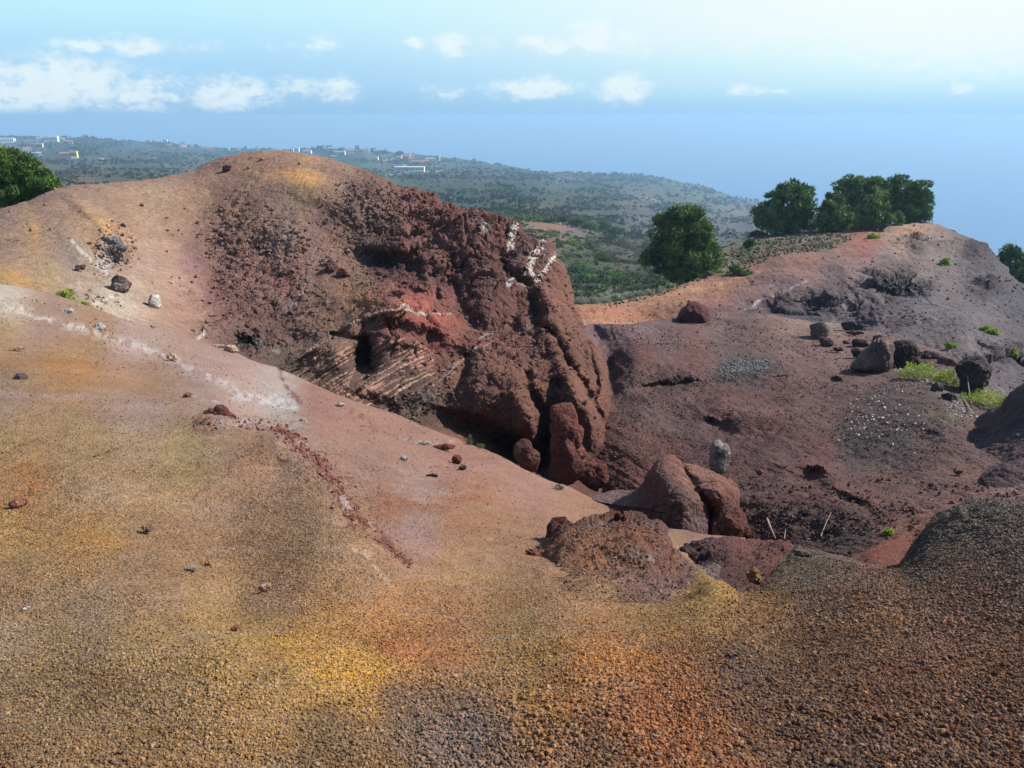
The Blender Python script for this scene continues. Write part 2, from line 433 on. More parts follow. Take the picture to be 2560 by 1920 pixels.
    if bottom_skirt:
        e = G[0]; rows = []
        for k in (1.0, 0.5, 0.2, 0.07):
            o = e.copy(); o[:, 2] -= bottom_skirt * k; o -= 0; rows.append(o)
        G = np.concatenate([np.stack(rows), G], 0)
        XX, YY, LL, DD, XR, YR = [np.concatenate([np.repeat(a[:1], 4, 0), a], 0) for a in (XX, YY, LL, DD, XR, YR)]
    NP = [0, 0, 0]
    if wide:      # the land simply carries on to the sides and behind the viewer
        def grow(where, dist, drop):
            nonlocal G, XX, YY, LL, DD, XR, YR
            ws = dist * np.linspace(0, 1, 26)[1:] ** 2; e = {'r': G[:, -1], 'l': G[:, 0], 'b': G[0]}[where]
            if where == 'b': dr = np.zeros_like(e); dr[:, 1] = -1
            else: dr = np.zeros_like(e); dr[:, 0] = 1 if where == 'r' else -1; dr[:, 1] = 0.12
            new = np.stack([e + dr * w_ + np.array([0, 0, -drop * w_]) for w_ in ws], 0)
            ax = 0 if where == 'b' else 1
            if ax: new = new.transpose(1, 0, 2)
            if where != 'r': new = np.flip(new, ax)
            cat = (lambda a, b: np.concatenate([a, b], ax)) if where == 'r' else (lambda a, b: np.concatenate([b, a], ax))
            G = cat(G, new); n_ = len(ws)
            def rep(F): return np.repeat({'r': F[:, -1:], 'l': F[:, :1], 'b': F[:1]}[where], n_, ax)
            px = (ws if where == 'r' else ws[::-1]) * 60
            dX = {'r': px[None], 'l': -px[None], 'b': 0 * px[:, None]}[where]; dY = px[:, None] if where == 'b' else 0
            XX2 = rep(XX) + dX; YY2 = rep(YY) + dY; XR2 = rep(XR) + dX * 0; YR2 = rep(YR)
            XX = cat(XX, XX2); YY = cat(YY, YY2); LL = cat(LL, rep(LL) * 0); DD = cat(DD, rep(DD)); XR = cat(XR, XR2); YR = cat(YR, YR2)
        if wide[0]: grow('l', wide[0], wide[3])
        if wide[1]: grow('r', wide[1], wide[3])
        if wide[2]: grow('b', wide[2], -0.12)
    FR = (np.hypot(XR - np.roll(XR, 1, 1), YR - np.roll(YR, 1, 1)) + np.hypot(XR - np.roll(XR, 1, 0), YR - np.roll(YR, 1, 0)) > 0) & (np.abs(XR - np.roll(XR, 1, 1)) > 1e-6) & (np.abs(YR - np.roll(YR, 1, 0)) > 1e-6)
    gy_, gx_ = np.gradient(G, axis=0), np.gradient(G, axis=1)
    Nn = np.cross(gx_, gy_); Nn /= np.maximum(np.linalg.norm(Nn, axis=-1, keepdims=True), 1e-9)
    flip = (Nn * G).sum(-1) > 0; 
    Nn[flip] *= -1 if np.mean(flip) < 0.5 else 1
    if np.mean(flip) > 0.5: Nn[~flip] *= 1
    # roughness
    R = np.full(DD.shape, base_rough, np.float32)
    for (rx_, ry_, ax, ay, amp) in rough:
        a = (XX - rx_) / ax; b = (YY - ry_) / ay
        R = R + amp * np.exp(-(a * a + b * b) ** 1.5)
    dpx = DD * (W0 / FOC) / 1024.0
    disp = np.zeros(DD.shape, np.float32); lam = L0; amp = 1.0
    for k in range(octv):
        n = (vnoise(G / lam, 71 + k) - 0.5) * 2
        if k >= 2: n = np.abs(n) * 1.6 - 0.45; 
        fade = np.clip(lam / (dpx * 2.2) - 0.5, 0, 1)
        disp += amp * n * fade; lam *= 0.5; amp *= gain
    disp *= R * 3.0
    if facet:
        for (sc_, am_, zones) in facet:
            mz = np.zeros(DD.shape, np.float32)
            for (zx, zy, ax, ay, k_) in zones: mz = np.maximum(mz, k_ * np.exp(-(((XR - zx) / ax) ** 2 + ((YR - zy) / ay) ** 2) ** 1.5))
            mm = mz > .02; pq = G[mm] + 0.35 * sc_ * np.stack([fbm(G[mm], 1.2 / sc_, 3, 201), fbm(G[mm], 1.2 / sc_, 3, 203), fbm(G[mm], 1.2 / sc_, 3, 207)], -1)
            d1, d2, tl = cells(pq / sc_ * np.array([1, 1, .8]), 300)
            disp[mm] += am_ * mz[mm] * (tl * 1.6 - .5 * np.exp(-((d2 - d1) / .07) ** 2))
    if vert_only: G[..., 2] += disp
    else: G = G + Nn * disp[..., None]
    # colour
    cp = np.asarray([(c[0], c[1]) for c in colors], float); cc = np.asarray([s2l(c[2:5]) for c in colors]); flat = np.stack([XX.ravel(), YY.ravel()], -1)
    C = np.empty((len(flat), 3))
    for a in range(0, len(flat), 60000):
        r2 = ((flat[a:a + 60000, None] - cp[None]) ** 2).sum(-1); w = 1 / (r2 + ceps) ** 1.7; w /= w.sum(1, keepdims=True); C[a:a + 60000] = w @ cc
    C = C.reshape(*XX.shape, 3) * colgain * np.array(hue)
    if greyk != 1: sat_ = (C.max(-1) - C.min(-1)) / (C.max(-1) + 1e-6); C = C * np.where(sat_ < .55, greyk, 1.0 + (sat_ - .55).clip(0, .2) * 0)[..., None]
    C = C * (1 - desat) + C.mean(-1, keepdims=True) * desat
    for (px_, py_, rx, ry, rot, col, st) in patches:
        c_, s_ = math.cos(math.radians(rot)), math.sin(math.radians(rot)); ex = XX - px_; ey = YY - py_
        a = (ex * c_ + ey * s_) / rx; b = (-ex * s_ + ey * c_) / ry
        f = np.exp(-(a * a + b * b) ** 1.6) * st; C = C * (1 - f[..., None]) + s2l(col) * colgain * f[..., None]
    bq = np.stack([XR / 9, YR / 9, XR * 0 + 4], -1); br = fbm(bq, 1.0, 4, 61)
    for (pl, w_, col, st, brk) in veins:
        di, _ = pl_dist(XR + (XX - XR) * 0.25, YR + (YY - YR) * 0.25, pl)
        f = np.exp(-(di / w_) ** (2 if not hard else 5)) * st * np.clip((br * 1.3 + 1 - brk * 1.25) * 2.0, 0, 1) * FR
        C = C * (1 - f[..., None]) + s2l(col) * f[..., None]
    if streak:
        sq = np.stack([(XR * c_ + YR * s_) / la, (-XR * s_ + YR * c_) / lc, XR * 0], -1); sn_ = fbm(sq, 1.0, 4, 57); C = C * (1 + cs_ * sn_)[..., None]; gq = C.mean(-1, keepdims=True); wq_ = np.clip(sn_ * .8, 0, .22)[..., None]; C = C * (1 - wq_) + (gq * .5 + C * .5) * wq_
    if strata:
        f = np.clip(LL, 0, 1)[..., None] * 0.85; C = C * (1 - f) + s2l(strata[0][4]) * f
    v1 = fbm(G, 0.9 / L0 * 1.5, 5, 81); v2 = fbm(G, 6.0 / L0, 3, 87)
    C = C * np.clip(1 + vary * v1 + vary * 0.8 * v2, 0.3, 1.8)[..., None]
    C = np.clip(C * ALB, 0.004, 0.9)
    ny2, nx2 = DD.shape
    o = make_mesh(objname or name, G.reshape(-1, 3), grid_faces(ny2, nx2), mat, C.reshape(-1, 3), parent)
    if kind: o['kind'] = kind
    SHEETS[name] = dict(G=G, C=C, X=XR, Y=YR, D=DD, N=Nn, tps=tps, obj=o, R=R)
    return o


def on(name, x, y):
    """surface point of a sheet seen at photo position, and its distance"""
    s = SHEETS[name]; k = np.argmin((s['X'] - x) ** 2 + (s['Y'] - y) ** 2); k = np.unravel_index(k, s['X'].shape)
    g = s['G'][k]; d = float(g[1] * CP - g[2] * SP)
    return Vector(g), d, s['C'][k]

# ================================================================= TERRAIN
# valley and coast far below
V_top = [(-120, 291), (0, 294), (50, 296), (100, 300), (150, 300), (185, 297), (250, 303), (330, 306), (400, 312), (480, 318), (560, 322), (605, 325), (640, 322), (677, 321), (747, 325), (815, 327),
         (861, 331), (946, 337), (1005, 344), (1089, 357), (1160, 370), (1240, 373), (1300, 375), (1380, 378), (1420, 386), (1450, 390), (1500, 399), (1530, 404), (1545, 414), (1570, 421), (1600, 428), (1640, 436),
         (1700, 446), (1760, 460), (1830, 485), (1900, 520), (1980, 560), (2100, 620), (2250, 700), (2420, 800)]
V_bot = [(-120, 560), (600, 560), (1000, 700), (1200, 760), (1500, 730), (2420, 960)]
V_depth = [(-120, 291, 3000), (0, 294, 3000), (300, 306, 3000), (605, 325, 2900), (800, 327, 2700), (1000, 344, 2600), (1240, 373, 2600), (1500, 400, 2600), (1640, 436, 2600), (1900, 520, 2300), (2250, 700, 1700), (2420, 800, 1500),
           (0, 340, 1500), (300, 345, 1400), (700, 350, 1700), (1000, 380, 1300), (1300, 400, 1600), (1500, 430, 1500), (1640, 460, 1500),
           (0, 400, 520), (300, 390, 600), (130, 430, 330), (900, 400, 900), (1100, 440, 520), (1000, 430, 600), (1300, 440, 900), (1450, 470, 850), (1600, 490, 850),
           (1200, 490, 330), (1350, 520, 400), (1250, 560, 190), (1400, 600, 180), (1240, 650, 105), (1300, 650, 106), (1420, 640, 112), (1500, 560, 260), (1600, 520, 420),
           (1520, 600, 150), (1200, 760, 95), (1500, 730, 100), (600, 560, 150), (0, 560, 120), (1000, 700, 110), (2420, 960, 200), (2000, 700, 500), (1800, 580, 600)]
V_col = [(60, 310, 118, 128, 108), (20, 340, 92, 108, 82), (120, 335, 88, 104, 80), (100, 372, 120, 112, 92), (150, 385, 130, 118, 95), (250, 400, 120, 110, 85), (300, 330, 96, 112, 88), (200, 318, 100, 115, 90),
         (420, 335, 92, 108, 86), (480, 350, 80, 100, 76), (300, 370, 82, 100, 74), (130, 430, 80, 95, 62), (400, 372, 120, 112, 92), (330, 392, 125, 112, 88), (640, 325, 70, 90, 75), (760, 330, 72, 92, 75),
         (830, 340, 120, 130, 110), (800, 370, 100, 130, 90), (850, 355, 95, 115, 95), (960, 350, 110, 120, 100), (1040, 370, 100, 112, 95), (900, 385, 78, 100, 72), (1000, 400, 70, 92, 66), (1100, 390, 80, 98, 78), (1200, 385, 115, 120, 100),
         (1150, 420, 68, 90, 62), (1250, 400, 90, 105, 85), (1300, 420, 78, 95, 72), (1080, 440, 80, 100, 66), (1200, 450, 75, 98, 64), (1330, 385, 95, 110, 92), (1400, 384, 80, 98, 84), (1400, 400, 125, 130, 105),
         (1350, 430, 128, 118, 105), (1400, 445, 122, 118, 104), (1440, 440, 115, 112, 98), (1440, 420, 98, 118, 92), (1450, 432, 125, 135, 100), (1480, 400, 125, 125, 105), (1530, 415, 95, 100, 90), (1560, 445, 125, 130, 105), (1600, 450, 135, 122, 105),
         (1640, 440, 138, 122, 106), (1600, 480, 112, 112, 98), (1560, 480, 128, 118, 104), (1620, 510, 90, 98, 82), (1500, 470, 112, 108, 96), (1240, 480, 62, 88, 50), (1300, 480, 72, 88, 62), (1200, 495, 165, 122, 95), (1165, 490, 165, 125, 98), (1250, 495, 150, 125, 105),
         (1300, 540, 88, 84, 68), (1350, 560, 105, 92, 78), (1250, 580, 70, 88, 50), (1300, 610, 82, 96, 52), (1400, 600, 80, 90, 56), (1300, 645, 130, 130, 108), (1250, 650, 128, 130, 108), (1500, 600, 88, 92, 60), (1700, 600, 90, 95, 80), (2200, 700, 80, 90, 75)]
sheet('valley', V_top, V_bot, V_depth, V_col, MG_val, 900, 380, colgain=.6, base_rough=0.9, L0=260, back=(700, 420), rnd=(3, 0), warp=26, gain=0.5, vert_only=True, vary=0.28, edge_wob=2.2, octv=7,
      patches=[(60, 312, 60, 3, 0, (140, 138, 110), .8), (280, 318, 50, 4, 5, (84, 112, 80), .8), (200, 352, 70, 4, 0, (128, 122, 96), .7), (330, 350, 60, 5, 0, (70, 100, 70), .8), (350, 340, 30, 8, 20, (150, 146, 116), .6), (120, 368, 90, 5, 2, (140, 118, 96), .8), (60, 345, 50, 5, 0, (74, 96, 70), .8), (420, 345, 40, 7, 20, (120, 124, 96), .6), (960, 372, 50, 4, 5, (146, 132, 110), .8), (1000, 358, 40, 3, 8, (96, 124, 96), .8), (1080, 372, 60, 4, 4, (126, 134, 104), .7), (1240, 385, 60, 3, 3, (150, 142, 116), .8), (1330, 380, 40, 3, 3, (104, 130, 96), .8), (1420, 392, 30, 3, 10, (70, 92, 72), .8), (1500, 425, 40, 5, 18, (108, 132, 98), .8), (1600, 460, 40, 5, 10, (150, 126, 104), .8), (1200, 497, 42, 8, 4, (172, 124, 96), .9), (215, 405, 60, 12, 0, (150, 128, 92), .8), (820, 372, 40, 8, -20, (88, 122, 84), .8), (1450, 436, 34, 8, 30, (132, 142, 104), .8), (1560, 448, 40, 10, 12, (120, 134, 98), .7)],
      veins=[([(830, 345), (870, 338), (885, 352), (850, 372)], 1.6, (190, 185, 175), .8, .1), ([(830, 378), (900, 372), (950, 368)], 1.5, (185, 180, 168), .7, .2), ([(1300, 430), (1400, 425), (1500, 470)], 3, (165, 150, 135), .6, .5)],
      bottom_skirt=30)

# red ridge with the pine grove on the right
R_top = [(1200, 668), (1246, 660), (1305, 656), (1417, 636), (1470, 616), (1521, 598), (1540, 570), (1559, 540), (1590, 524), (1631, 513), (1700, 505), (1771, 499), (1850, 500), (1915, 489), (1984, 482), (2000, 478), (2030, 486), (2062, 499), (2095, 518), (2124, 532), (2149, 549), (2180, 590), (2212, 619), (2400, 760)]
R_bot = [(1200, 735), (1400, 735), (1600, 725), (1760, 745), (1880, 775), (1960, 805), (2052, 840), (2130, 905), (2220, 935), (2400, 940)]
R_depth = [(1200, 668, 58), (1246, 660, 60), (1417, 638, 70), (1521, 600, 80), (1559, 535, 105), (1631, 513, 112), (1771, 498, 112), (1915, 487, 112), (1996, 478, 118), (2062, 499, 112), (2149, 549, 100), (2212, 619, 88), (2400, 760, 60), (1300, 690, 57),
           (1450, 680, 59), (1600, 590, 84), (1600, 650, 66), (1700, 560, 88), (1800, 540, 92), (1900, 560, 84), (1700, 650, 66), (1800, 650, 66), (1900, 650, 64), (2000, 600, 74), (2100, 600, 78), (2000, 700, 54), (2100, 700, 52), (2200, 700, 58),
           (2200, 800, 41), (2100, 800, 40), (1760, 740, 53), (1880, 770, 46), (1960, 800, 42), (2130, 900, 32.5), (2220, 930, 29), (1400, 730, 54), (1200, 735, 52), (2400, 930, 27)]
R_col = [(1260, 672, 182, 112, 62), (1330, 668, 180, 110, 60), (1400, 660, 178, 108, 60), (1420, 643, 192, 130, 72), (1500, 625, 185, 122, 75), (1550, 620, 178, 108, 66), (1600, 600, 176, 112, 72), (1650, 580, 172, 104, 68), (1700, 562, 172, 104, 72), (1750, 550, 172, 104, 72), (1800, 535, 172, 108, 72), (1850, 530, 180, 98, 60), (1870, 522, 182, 92, 52),
         (1500, 690, 132, 78, 60), (1560, 660, 130, 84, 70), (1600, 640, 125, 88, 82), (1560, 680, 105, 75, 72), (1700, 605, 132, 98, 100), (1800, 580, 134, 104, 102), (1660, 620, 130, 92, 90), (1700, 660, 92, 80, 84), (1640, 670, 100, 80, 82), (1850, 680, 112, 100, 102), (1750, 690, 98, 88, 92), (1800, 640, 100, 88, 90),
         (1900, 555, 140, 118, 110), (1850, 560, 135, 110, 104), (1950, 500, 158, 128, 104), (1960, 497, 188, 140, 100), (1930, 610, 92, 82, 84), (2050, 560, 150, 128, 120), (2000, 650, 134, 118, 118), (2150, 620, 108, 98, 102), (2212, 680, 98, 88, 94), (2100, 700, 130, 114, 112), (2100, 780, 134, 116, 112), (2200, 800, 112, 98, 98), (2200, 870, 128, 108, 104),
         (1900, 700, 124, 104, 102), (1960, 740, 122, 104, 102), (2000, 560, 152, 128, 116), (2062, 515, 142, 122, 114), (2124, 545, 98, 84, 84), (2100, 535, 88, 74, 74), (1650, 530, 118, 110, 84), (1600, 550, 110, 108, 78), (1750, 510, 132, 116, 95), (1800, 505, 136, 100, 82), (1560, 570, 115, 110, 78), (1700, 535, 115, 110, 82), (1780, 525, 118, 112, 86)]
sheet('hill_ridge', R_top, R_bot, R_depth, R_col, MG_far, 900, 300, wide=(0, 80, 0, .25), facet=[(4.0, 1.5, [(1925, 612, 70, 30, 1), (1740, 652, 80, 24, 1), (1860, 665, 40, 24, 1), (1970, 525, 36, 16, .5), (2125, 620, 34, 14, .4), (2170, 770, 60, 20, .6)])], greyk=.8, desat=.2, streak=(48, 90, 8, .035, .2), base_rough=0.07, L0=5.0, back=(60, 22), rnd=(5, 2.0), warp=16, vary=0.16, edge_wob=2.5,
      rough=[(1925, 615, 80, 30, .34), (1740, 655, 70, 22, .3), (2090, 530, 60, 20, .25), (2180, 620, 40, 30, .2), (1650, 600, 60, 10, .03), (2190, 760, 50, 20, .25), (1950, 690, 60, 20, .12), (1860, 665, 45, 25, .26), (1965, 520, 35, 22, .25), (2130, 580, 60, 22, .12), (1680, 650, 50, 15, .15), (2120, 625, 40, 20, .2), (2170, 680, 50, 25, .14), (2100, 850, 40, 25, .12)],
      steps=[([(1855, 590), (1880, 600), (1930, 598), (1985, 592), (2010, 600)], 4, 26, 4.5), ([(1640, 648), (1680, 640), (1720, 632), (1760, 645)], 4, 20, 2.4), ([(1780, 655), (1830, 640), (1880, 655)], 4, 22, 2.6),
             ([(1920, 508), (1950, 512), (1990, 515), (2005, 530)], 3, 26, 3.5), ([(2110, 735), (2150, 752), (2212, 790)], 5, 30, 2.2), ([(2100, 605), (2130, 612), (2160, 635)], 3, 20, 2)],
      grooves=[([(1700, 655), (1760, 668), (1800, 678)], 10, 1.6), ([(2110, 745), (2160, 765), (2215, 790)], 9, 2.2), ([(1870, 625), (1920, 640), (1960, 630)], 9, 2.0)],
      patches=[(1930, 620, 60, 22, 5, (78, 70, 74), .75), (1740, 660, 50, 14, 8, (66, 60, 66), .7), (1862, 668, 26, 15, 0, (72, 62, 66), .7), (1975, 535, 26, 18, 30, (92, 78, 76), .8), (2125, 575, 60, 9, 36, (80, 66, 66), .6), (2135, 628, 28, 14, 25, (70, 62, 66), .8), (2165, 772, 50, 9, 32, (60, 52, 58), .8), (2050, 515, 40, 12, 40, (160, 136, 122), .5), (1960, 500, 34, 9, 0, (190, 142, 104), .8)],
      veins=[([(1630, 655), (1680, 632), (1745, 605)], 2.2, (190, 170, 165), .8, .45), ([(1610, 670), (1650, 660)], 2.2, (190, 170, 165), .6, .4), ([(1860, 590), (1870, 610), (1890, 635)], 2, (150, 135, 130), .6, .3), ([(1810, 640), (1830, 660), (1800, 690)], 3, (160, 145, 140), .5, .4), ([(1430, 640), (1560, 608), (1640, 590)], 4, (205, 145, 95), .6, .5), ([(1960, 600), (1975, 630), (1960, 640)], 2, (165, 145, 135), .6, .3)],
      bottom_skirt=6)

# maroon plateau and gully floor
C_top = [(1225, 700), (1262, 703), (1300, 699), (1340, 701), (1400, 695), (1443, 688), (1480, 687), (1552, 676), (1615, 675), (1662, 680), (1720, 690), (1756, 694), (1818, 700), (1877, 719), (1959, 734), (2052, 770), (2100, 800), (2130, 850), (2165, 878), (2220, 880), (2420, 870)]
C_bot = [(1225, 1120), (1320, 1140), (1450, 1200), (1540, 1320), (1700, 1320), (1900, 1290), (2000, 1270), (2212, 1220), (2420, 1180)]
C_depth = [(1225, 700, 50), (1262, 703, 50), (1365, 700, 50), (1480, 690, 52), (1615, 675, 55), (1756, 694, 52), (1877, 719, 47), (1959, 735, 44), (2052, 770, 38.5), (2130, 850, 32), (2220, 880, 28), (2420, 870, 26), (1300, 850, 35), (1345, 850, 34.5), (1500, 860, 34), (1700, 850, 33),
           (1900, 850, 31), (2050, 900, 26), (1350, 950, 28), (1550, 950, 27), (1800, 950, 25), (2000, 1000, 21.5), (2150, 1050, 18.5), (1400, 1050, 24), (1600, 1080, 20.5), (1800, 1100, 18), (1350, 1120, 23), (1600, 1180, 18), (1800, 1200, 15.5),
           (2000, 1180, 14.5), (2212, 1150, 14), (1540, 1300, 15), (1900, 1270, 13), (2212, 1210, 12.5), (2420, 1180, 12.5), (1450, 770, 42), (1700, 770, 41), (1225, 1120, 26), (1350, 770, 41.5), (1900, 780, 39)]
C_col = [(1300, 715, 118, 82, 86), (1400, 708, 132, 92, 92), (1550, 690, 130, 90, 85), (1700, 715, 145, 105, 94), (1800, 710, 150, 112, 98), (1350, 800, 96, 66, 64), (1400, 765, 122, 70, 62), (1500, 755, 126, 72, 64), (1600, 790, 92, 80, 76), (1650, 760, 120, 78, 72), (1450, 730, 112, 80, 80), (1600, 720, 108, 78, 78), (1800, 750, 132, 88, 80),  # darker tone beside the cliff holds the gully edge's shade
         (1750, 800, 122, 76, 70), (1450, 825, 88, 60, 56), (1600, 860, 112, 66, 62), (1700, 850, 115, 70, 66), (1800, 850, 108, 68, 64), (1900, 870, 92, 68, 65), (2000, 900, 98, 70, 66), (1400, 880, 106, 68, 62), (1500, 950, 88, 58, 56), (1350, 950, 110, 62, 54), (1350, 1020, 122, 66, 54), (1650, 920, 116, 66, 58), (1600, 900, 122, 68, 60), (1700, 980, 106, 64, 62),
         (1850, 950, 84, 68, 64), (1950, 920, 80, 68, 65), (2000, 980, 98, 66, 62), (1800, 1050, 114, 66, 60), (1760, 990, 118, 66, 58), (1900, 1080, 112, 66, 56), (1650, 1060, 96, 62, 56), (1700, 1130, 92, 60, 54), (1850, 1140, 88, 60, 55), (2100, 1030, 120, 74, 68), (2180, 1030, 136, 86, 76), (2100, 950, 104, 72, 68), (2180, 950, 92, 68, 66), (1950, 1190, 135, 74, 50),
         (1750, 1170, 90, 58, 54), (2050, 850, 112, 90, 84), (1650, 1000, 100, 60, 56), (1450, 1000, 112, 62, 54), (1900, 760, 128, 88, 80)]
sheet('gully_floor', C_top, C_bot, C_depth, C_col, MG_mid, 1000, 480, wide=(0, 40, 0, .05), colgain=1.06, hue=(1, 1.03, .88), streak=(20, 90, 9, .035, .16), desat=.24, base_rough=0.04, L0=2.5, back=(25, 14), rnd=(6, 1.2), warp=22, vary=0.2, edge_wob=2.0,
      rough=[(1450, 820, 110, 35, .05), (1550, 900, 160, 60, .03), (1950, 930, 150, 60, .03), (1750, 1100, 200, 60, .03), (1950, 790, 60, 40, .05)],
      bumps=[(1552, 928, 38, 22, 0, -1.1), (1560, 890, 60, 14, 0, .5), (1745, 1028, 40, 20, 10, -.6), (1760, 1000, 45, 12, 10, .3), (1805, 818, 22, 8, 10, -.7), (1690, 1000, 60, 14, 25, .35), (1830, 1060, 60, 14, 30, .45), (1850, 1085, 30, 12, 20, -.4), (1440, 860, 60, 22, 0, .5),
             (1430, 838, 62, 13, -8, -1.8), (1640, 905, 70, 25, 0, .4), (2010, 945, 30, 16, 10, -.5), (1620, 790, 70, 22, 0, -.5), (1330, 790, 26, 60, 0, -1.2), (1550, 830, 120, 10, 0, -.3), (1900, 1000, 90, 30, 20, -.3), (1690, 745, 60, 20, 0, .25), (2150, 1000, 80, 25, 20, .4)],
      grooves=[([(1285, 712), (1312, 770), (1322, 850)], 17, 3.6)],
      steps=[([(1336, 745), (1350, 780), (1371, 791), (1420, 792), (1462, 803), (1486, 824), (1544, 818), (1650, 814)], 16, 34, -.7), ([(1380, 868), (1450, 850), (1520, 858)], 8, 30, .5)],
      patches=[(1620, 797, 48, 15, 0, (98, 96, 92), .85), (1600, 830, 60, 8, -3, (84, 78, 74), .5), (2030, 905, 40, 10, 12, (96, 100, 60), .6), (1380, 880, 40, 20, 0, (90, 76, 72), .5), (1900, 960, 80, 35, 20, (74, 68, 66), .6), (1490, 905, 90, 18, 0, (88, 72, 70), .5), (1750, 1120, 100, 25, 0, (88, 70, 66), .4)],
      bottom_skirt=6)

# mound at the right edge, only its shaded left flank in frame
S_top = [(2085, 938), (2110, 912), (2131, 893), (2163, 876), (2190, 852), (2212, 833), (2260, 800), (2330, 770), (2420, 750), (2560, 745)]
S_bot = [(2085, 985), (2150, 1075), (2212, 1110), (2300, 1130), (2560, 1150)]
sheet('cinder_mound', S_top, S_bot, [(2085, 938, 25), (2131, 893, 25), (2163, 876, 24.3), (2212, 833, 23.5), (2330, 770, 22.5), (2560, 745, 21), (2085, 985, 22.6), (2150, 1075, 17.4), (2212, 1110, 15.5), (2560, 1150, 13.5), (2180, 950, 22), (2212, 1000, 19.6), (2300, 950, 20.5)],
      [(2200, 900, 96, 80, 78), (2150, 950, 100, 74, 70), (2212, 1000, 96, 72, 70), (2300, 900, 110, 84, 78)], MG_mid, 260, 240, wide=(0, 14, 0, .0), base_rough=0.05, L0=1.6, back=(10, 9), rnd=(9, .8), vary=0.15)

# red hill with bowl and cliff
B_top = [(-160, 500), (-60, 470), (0, 452), (60, 435), (120, 408), (200, 398), (300, 392), (380, 379), (430, 362), (480, 340), (530, 329), (570, 325), (600, 325), (660, 332), (720, 345), (756, 357), (800, 373), (851, 395), (900, 410), (939, 421), (956, 441), (985, 448), (1027, 451), (1060, 462), (1097, 473), (1125, 487), (1134, 512), (1152, 516), (1167, 520), (1185, 522), (1199, 532)]
B_right = [(1199, 532), (1203, 557), (1220, 574), (1234, 610), (1238, 652), (1255, 683), (1266, 722), (1294, 757), (1312, 803), (1318, 873), (1317, 962), (1304, 985), (1297, 1000), (1306, 1030), (1320, 1047), (1322, 1110)]
B_bot = [(-160, 660), (0, 672), (200, 720), (470, 815), (600, 880), (860, 980), (1000, 1040), (1180, 1110), (1322, 1110)]
B_depth = [(-160, 500, 40), (-160, 620, 24), (0, 630, 24.5), (200, 672, 25.6), (350, 722, 26.8), (470, 765, 28.3), (0, 672, 22.2), (200, 720, 23.5), (470, 815, 26.5), (600, 880, 26.8), (860, 980, 24.8), (1180, 1110, 22.5),
           (0, 452, 42), (0, 540, 33), (200, 398, 46), (200, 500, 38), (200, 600, 31), (380, 380, 50), (400, 500, 43), (400, 650, 34), (600, 325, 52), (600, 420, 47), (600, 550, 41), (600, 700, 34), (520, 755, 30), (620, 790, 30), (780, 365, 50), (780, 480, 44),
           (800, 600, 38.5), (740, 700, 33.5), (950, 430, 47), (930, 560, 41), (1000, 650, 37), (1125, 487, 45), (1100, 600, 39), (1199, 532, 43), (1234, 610, 40), (1100, 720, 35), (950, 700, 34.5), (870, 660, 34), (720, 730, 31.5), (700, 830, 28.5),
           (850, 800, 29.8), (850, 880, 27.5), (1000, 850, 29), (1000, 950, 26.5), (1150, 850, 28.6), (1150, 950, 26.3), (1266, 722, 36), (1290, 850, 30.5), (1317, 900, 30), (1317, 962, 29), (1150, 1010, 25.5), (1230, 1050, 24.5), (1320, 1047, 26.5)]
B_col = [(0, 480, 154, 114, 98), (100, 450, 154, 110, 92), (200, 430, 162, 118, 102), (60, 500, 174, 126, 82), (0, 560, 154, 112, 92), (20, 600, 168, 124, 72), (200, 470, 172, 124, 80), (250, 520, 172, 120, 82), (150, 550, 146, 116, 106), (300, 550, 166, 124, 108), (250, 650, 178, 150, 134),
         (100, 620, 165, 125, 82), (150, 660, 164, 130, 114), (350, 600, 168, 124, 104), (400, 650, 164, 112, 94), (400, 450, 160, 112, 84), (350, 420, 166, 124, 98), (480, 380, 150, 102, 88), (600, 340, 160, 112, 92), (560, 370, 172, 120, 84), (650, 380, 196, 142, 78), (650, 430, 162, 116, 88),
         (720, 380, 152, 106, 92), (550, 450, 140, 92, 80), (600, 430, 146, 104, 96), (500, 500, 136, 88, 76), (450, 560, 140, 92, 84), (480, 620, 132, 78, 72), (550, 600, 134, 82, 76), (620, 600, 134, 82, 74), (680, 540, 152, 104, 88), (600, 500, 140, 100, 94), (560, 700, 118, 74, 70), (640, 700, 116, 76, 72),
         (700, 640, 136, 90, 74), (720, 700, 128, 86, 66), (780, 620, 148, 102, 72), (850, 640, 158, 80, 62), (900, 660, 158, 70, 54), (700, 480, 132, 86, 78), (780, 450, 122, 84, 80), (850, 420, 140, 90, 80), (950, 450, 124, 62, 58), (900, 500, 134, 78, 70), (820, 540, 98, 68, 68), (850, 580, 82, 54, 56),
         (920, 600, 112, 62, 58), (1000, 500, 122, 70, 64), (1050, 560, 110, 62, 58), (1000, 600, 108, 58, 56), (1050, 470, 114, 62, 58), (1150, 560, 105, 64, 62), (1200, 600, 120, 70, 58), (1220, 650, 130, 74, 56), (1100, 650, 110, 60, 54), (1050, 700, 120, 66, 56), (950, 720, 140, 66, 50), (880, 700, 132, 68, 58),
         (820, 720, 112, 62, 54), (700, 760, 140, 100, 82), (640, 790, 122, 92, 76), (740, 790, 92, 62, 56), (850, 780, 90, 60, 54), (900, 850, 88, 66, 62), (950, 870, 92, 66, 58), (1000, 800, 116, 68, 54), (1100, 760, 124, 72, 56), (1120, 850, 118, 68, 52), (1200, 800, 118, 66, 50), (1280, 850, 130, 74, 52), (1250, 750, 120, 70, 54),
         (1050, 900, 120, 62, 46), (1230, 920, 116, 64, 48), (1300, 950, 110, 60, 46), (1250, 1020, 100, 58, 50), (1000, 950, 128, 74, 54), (1120, 980, 98, 60, 52), (560, 740, 104, 72, 68), (600, 780, 100, 76, 70)]  # tones taken partly in shade; cliff recesses keep some in the colour
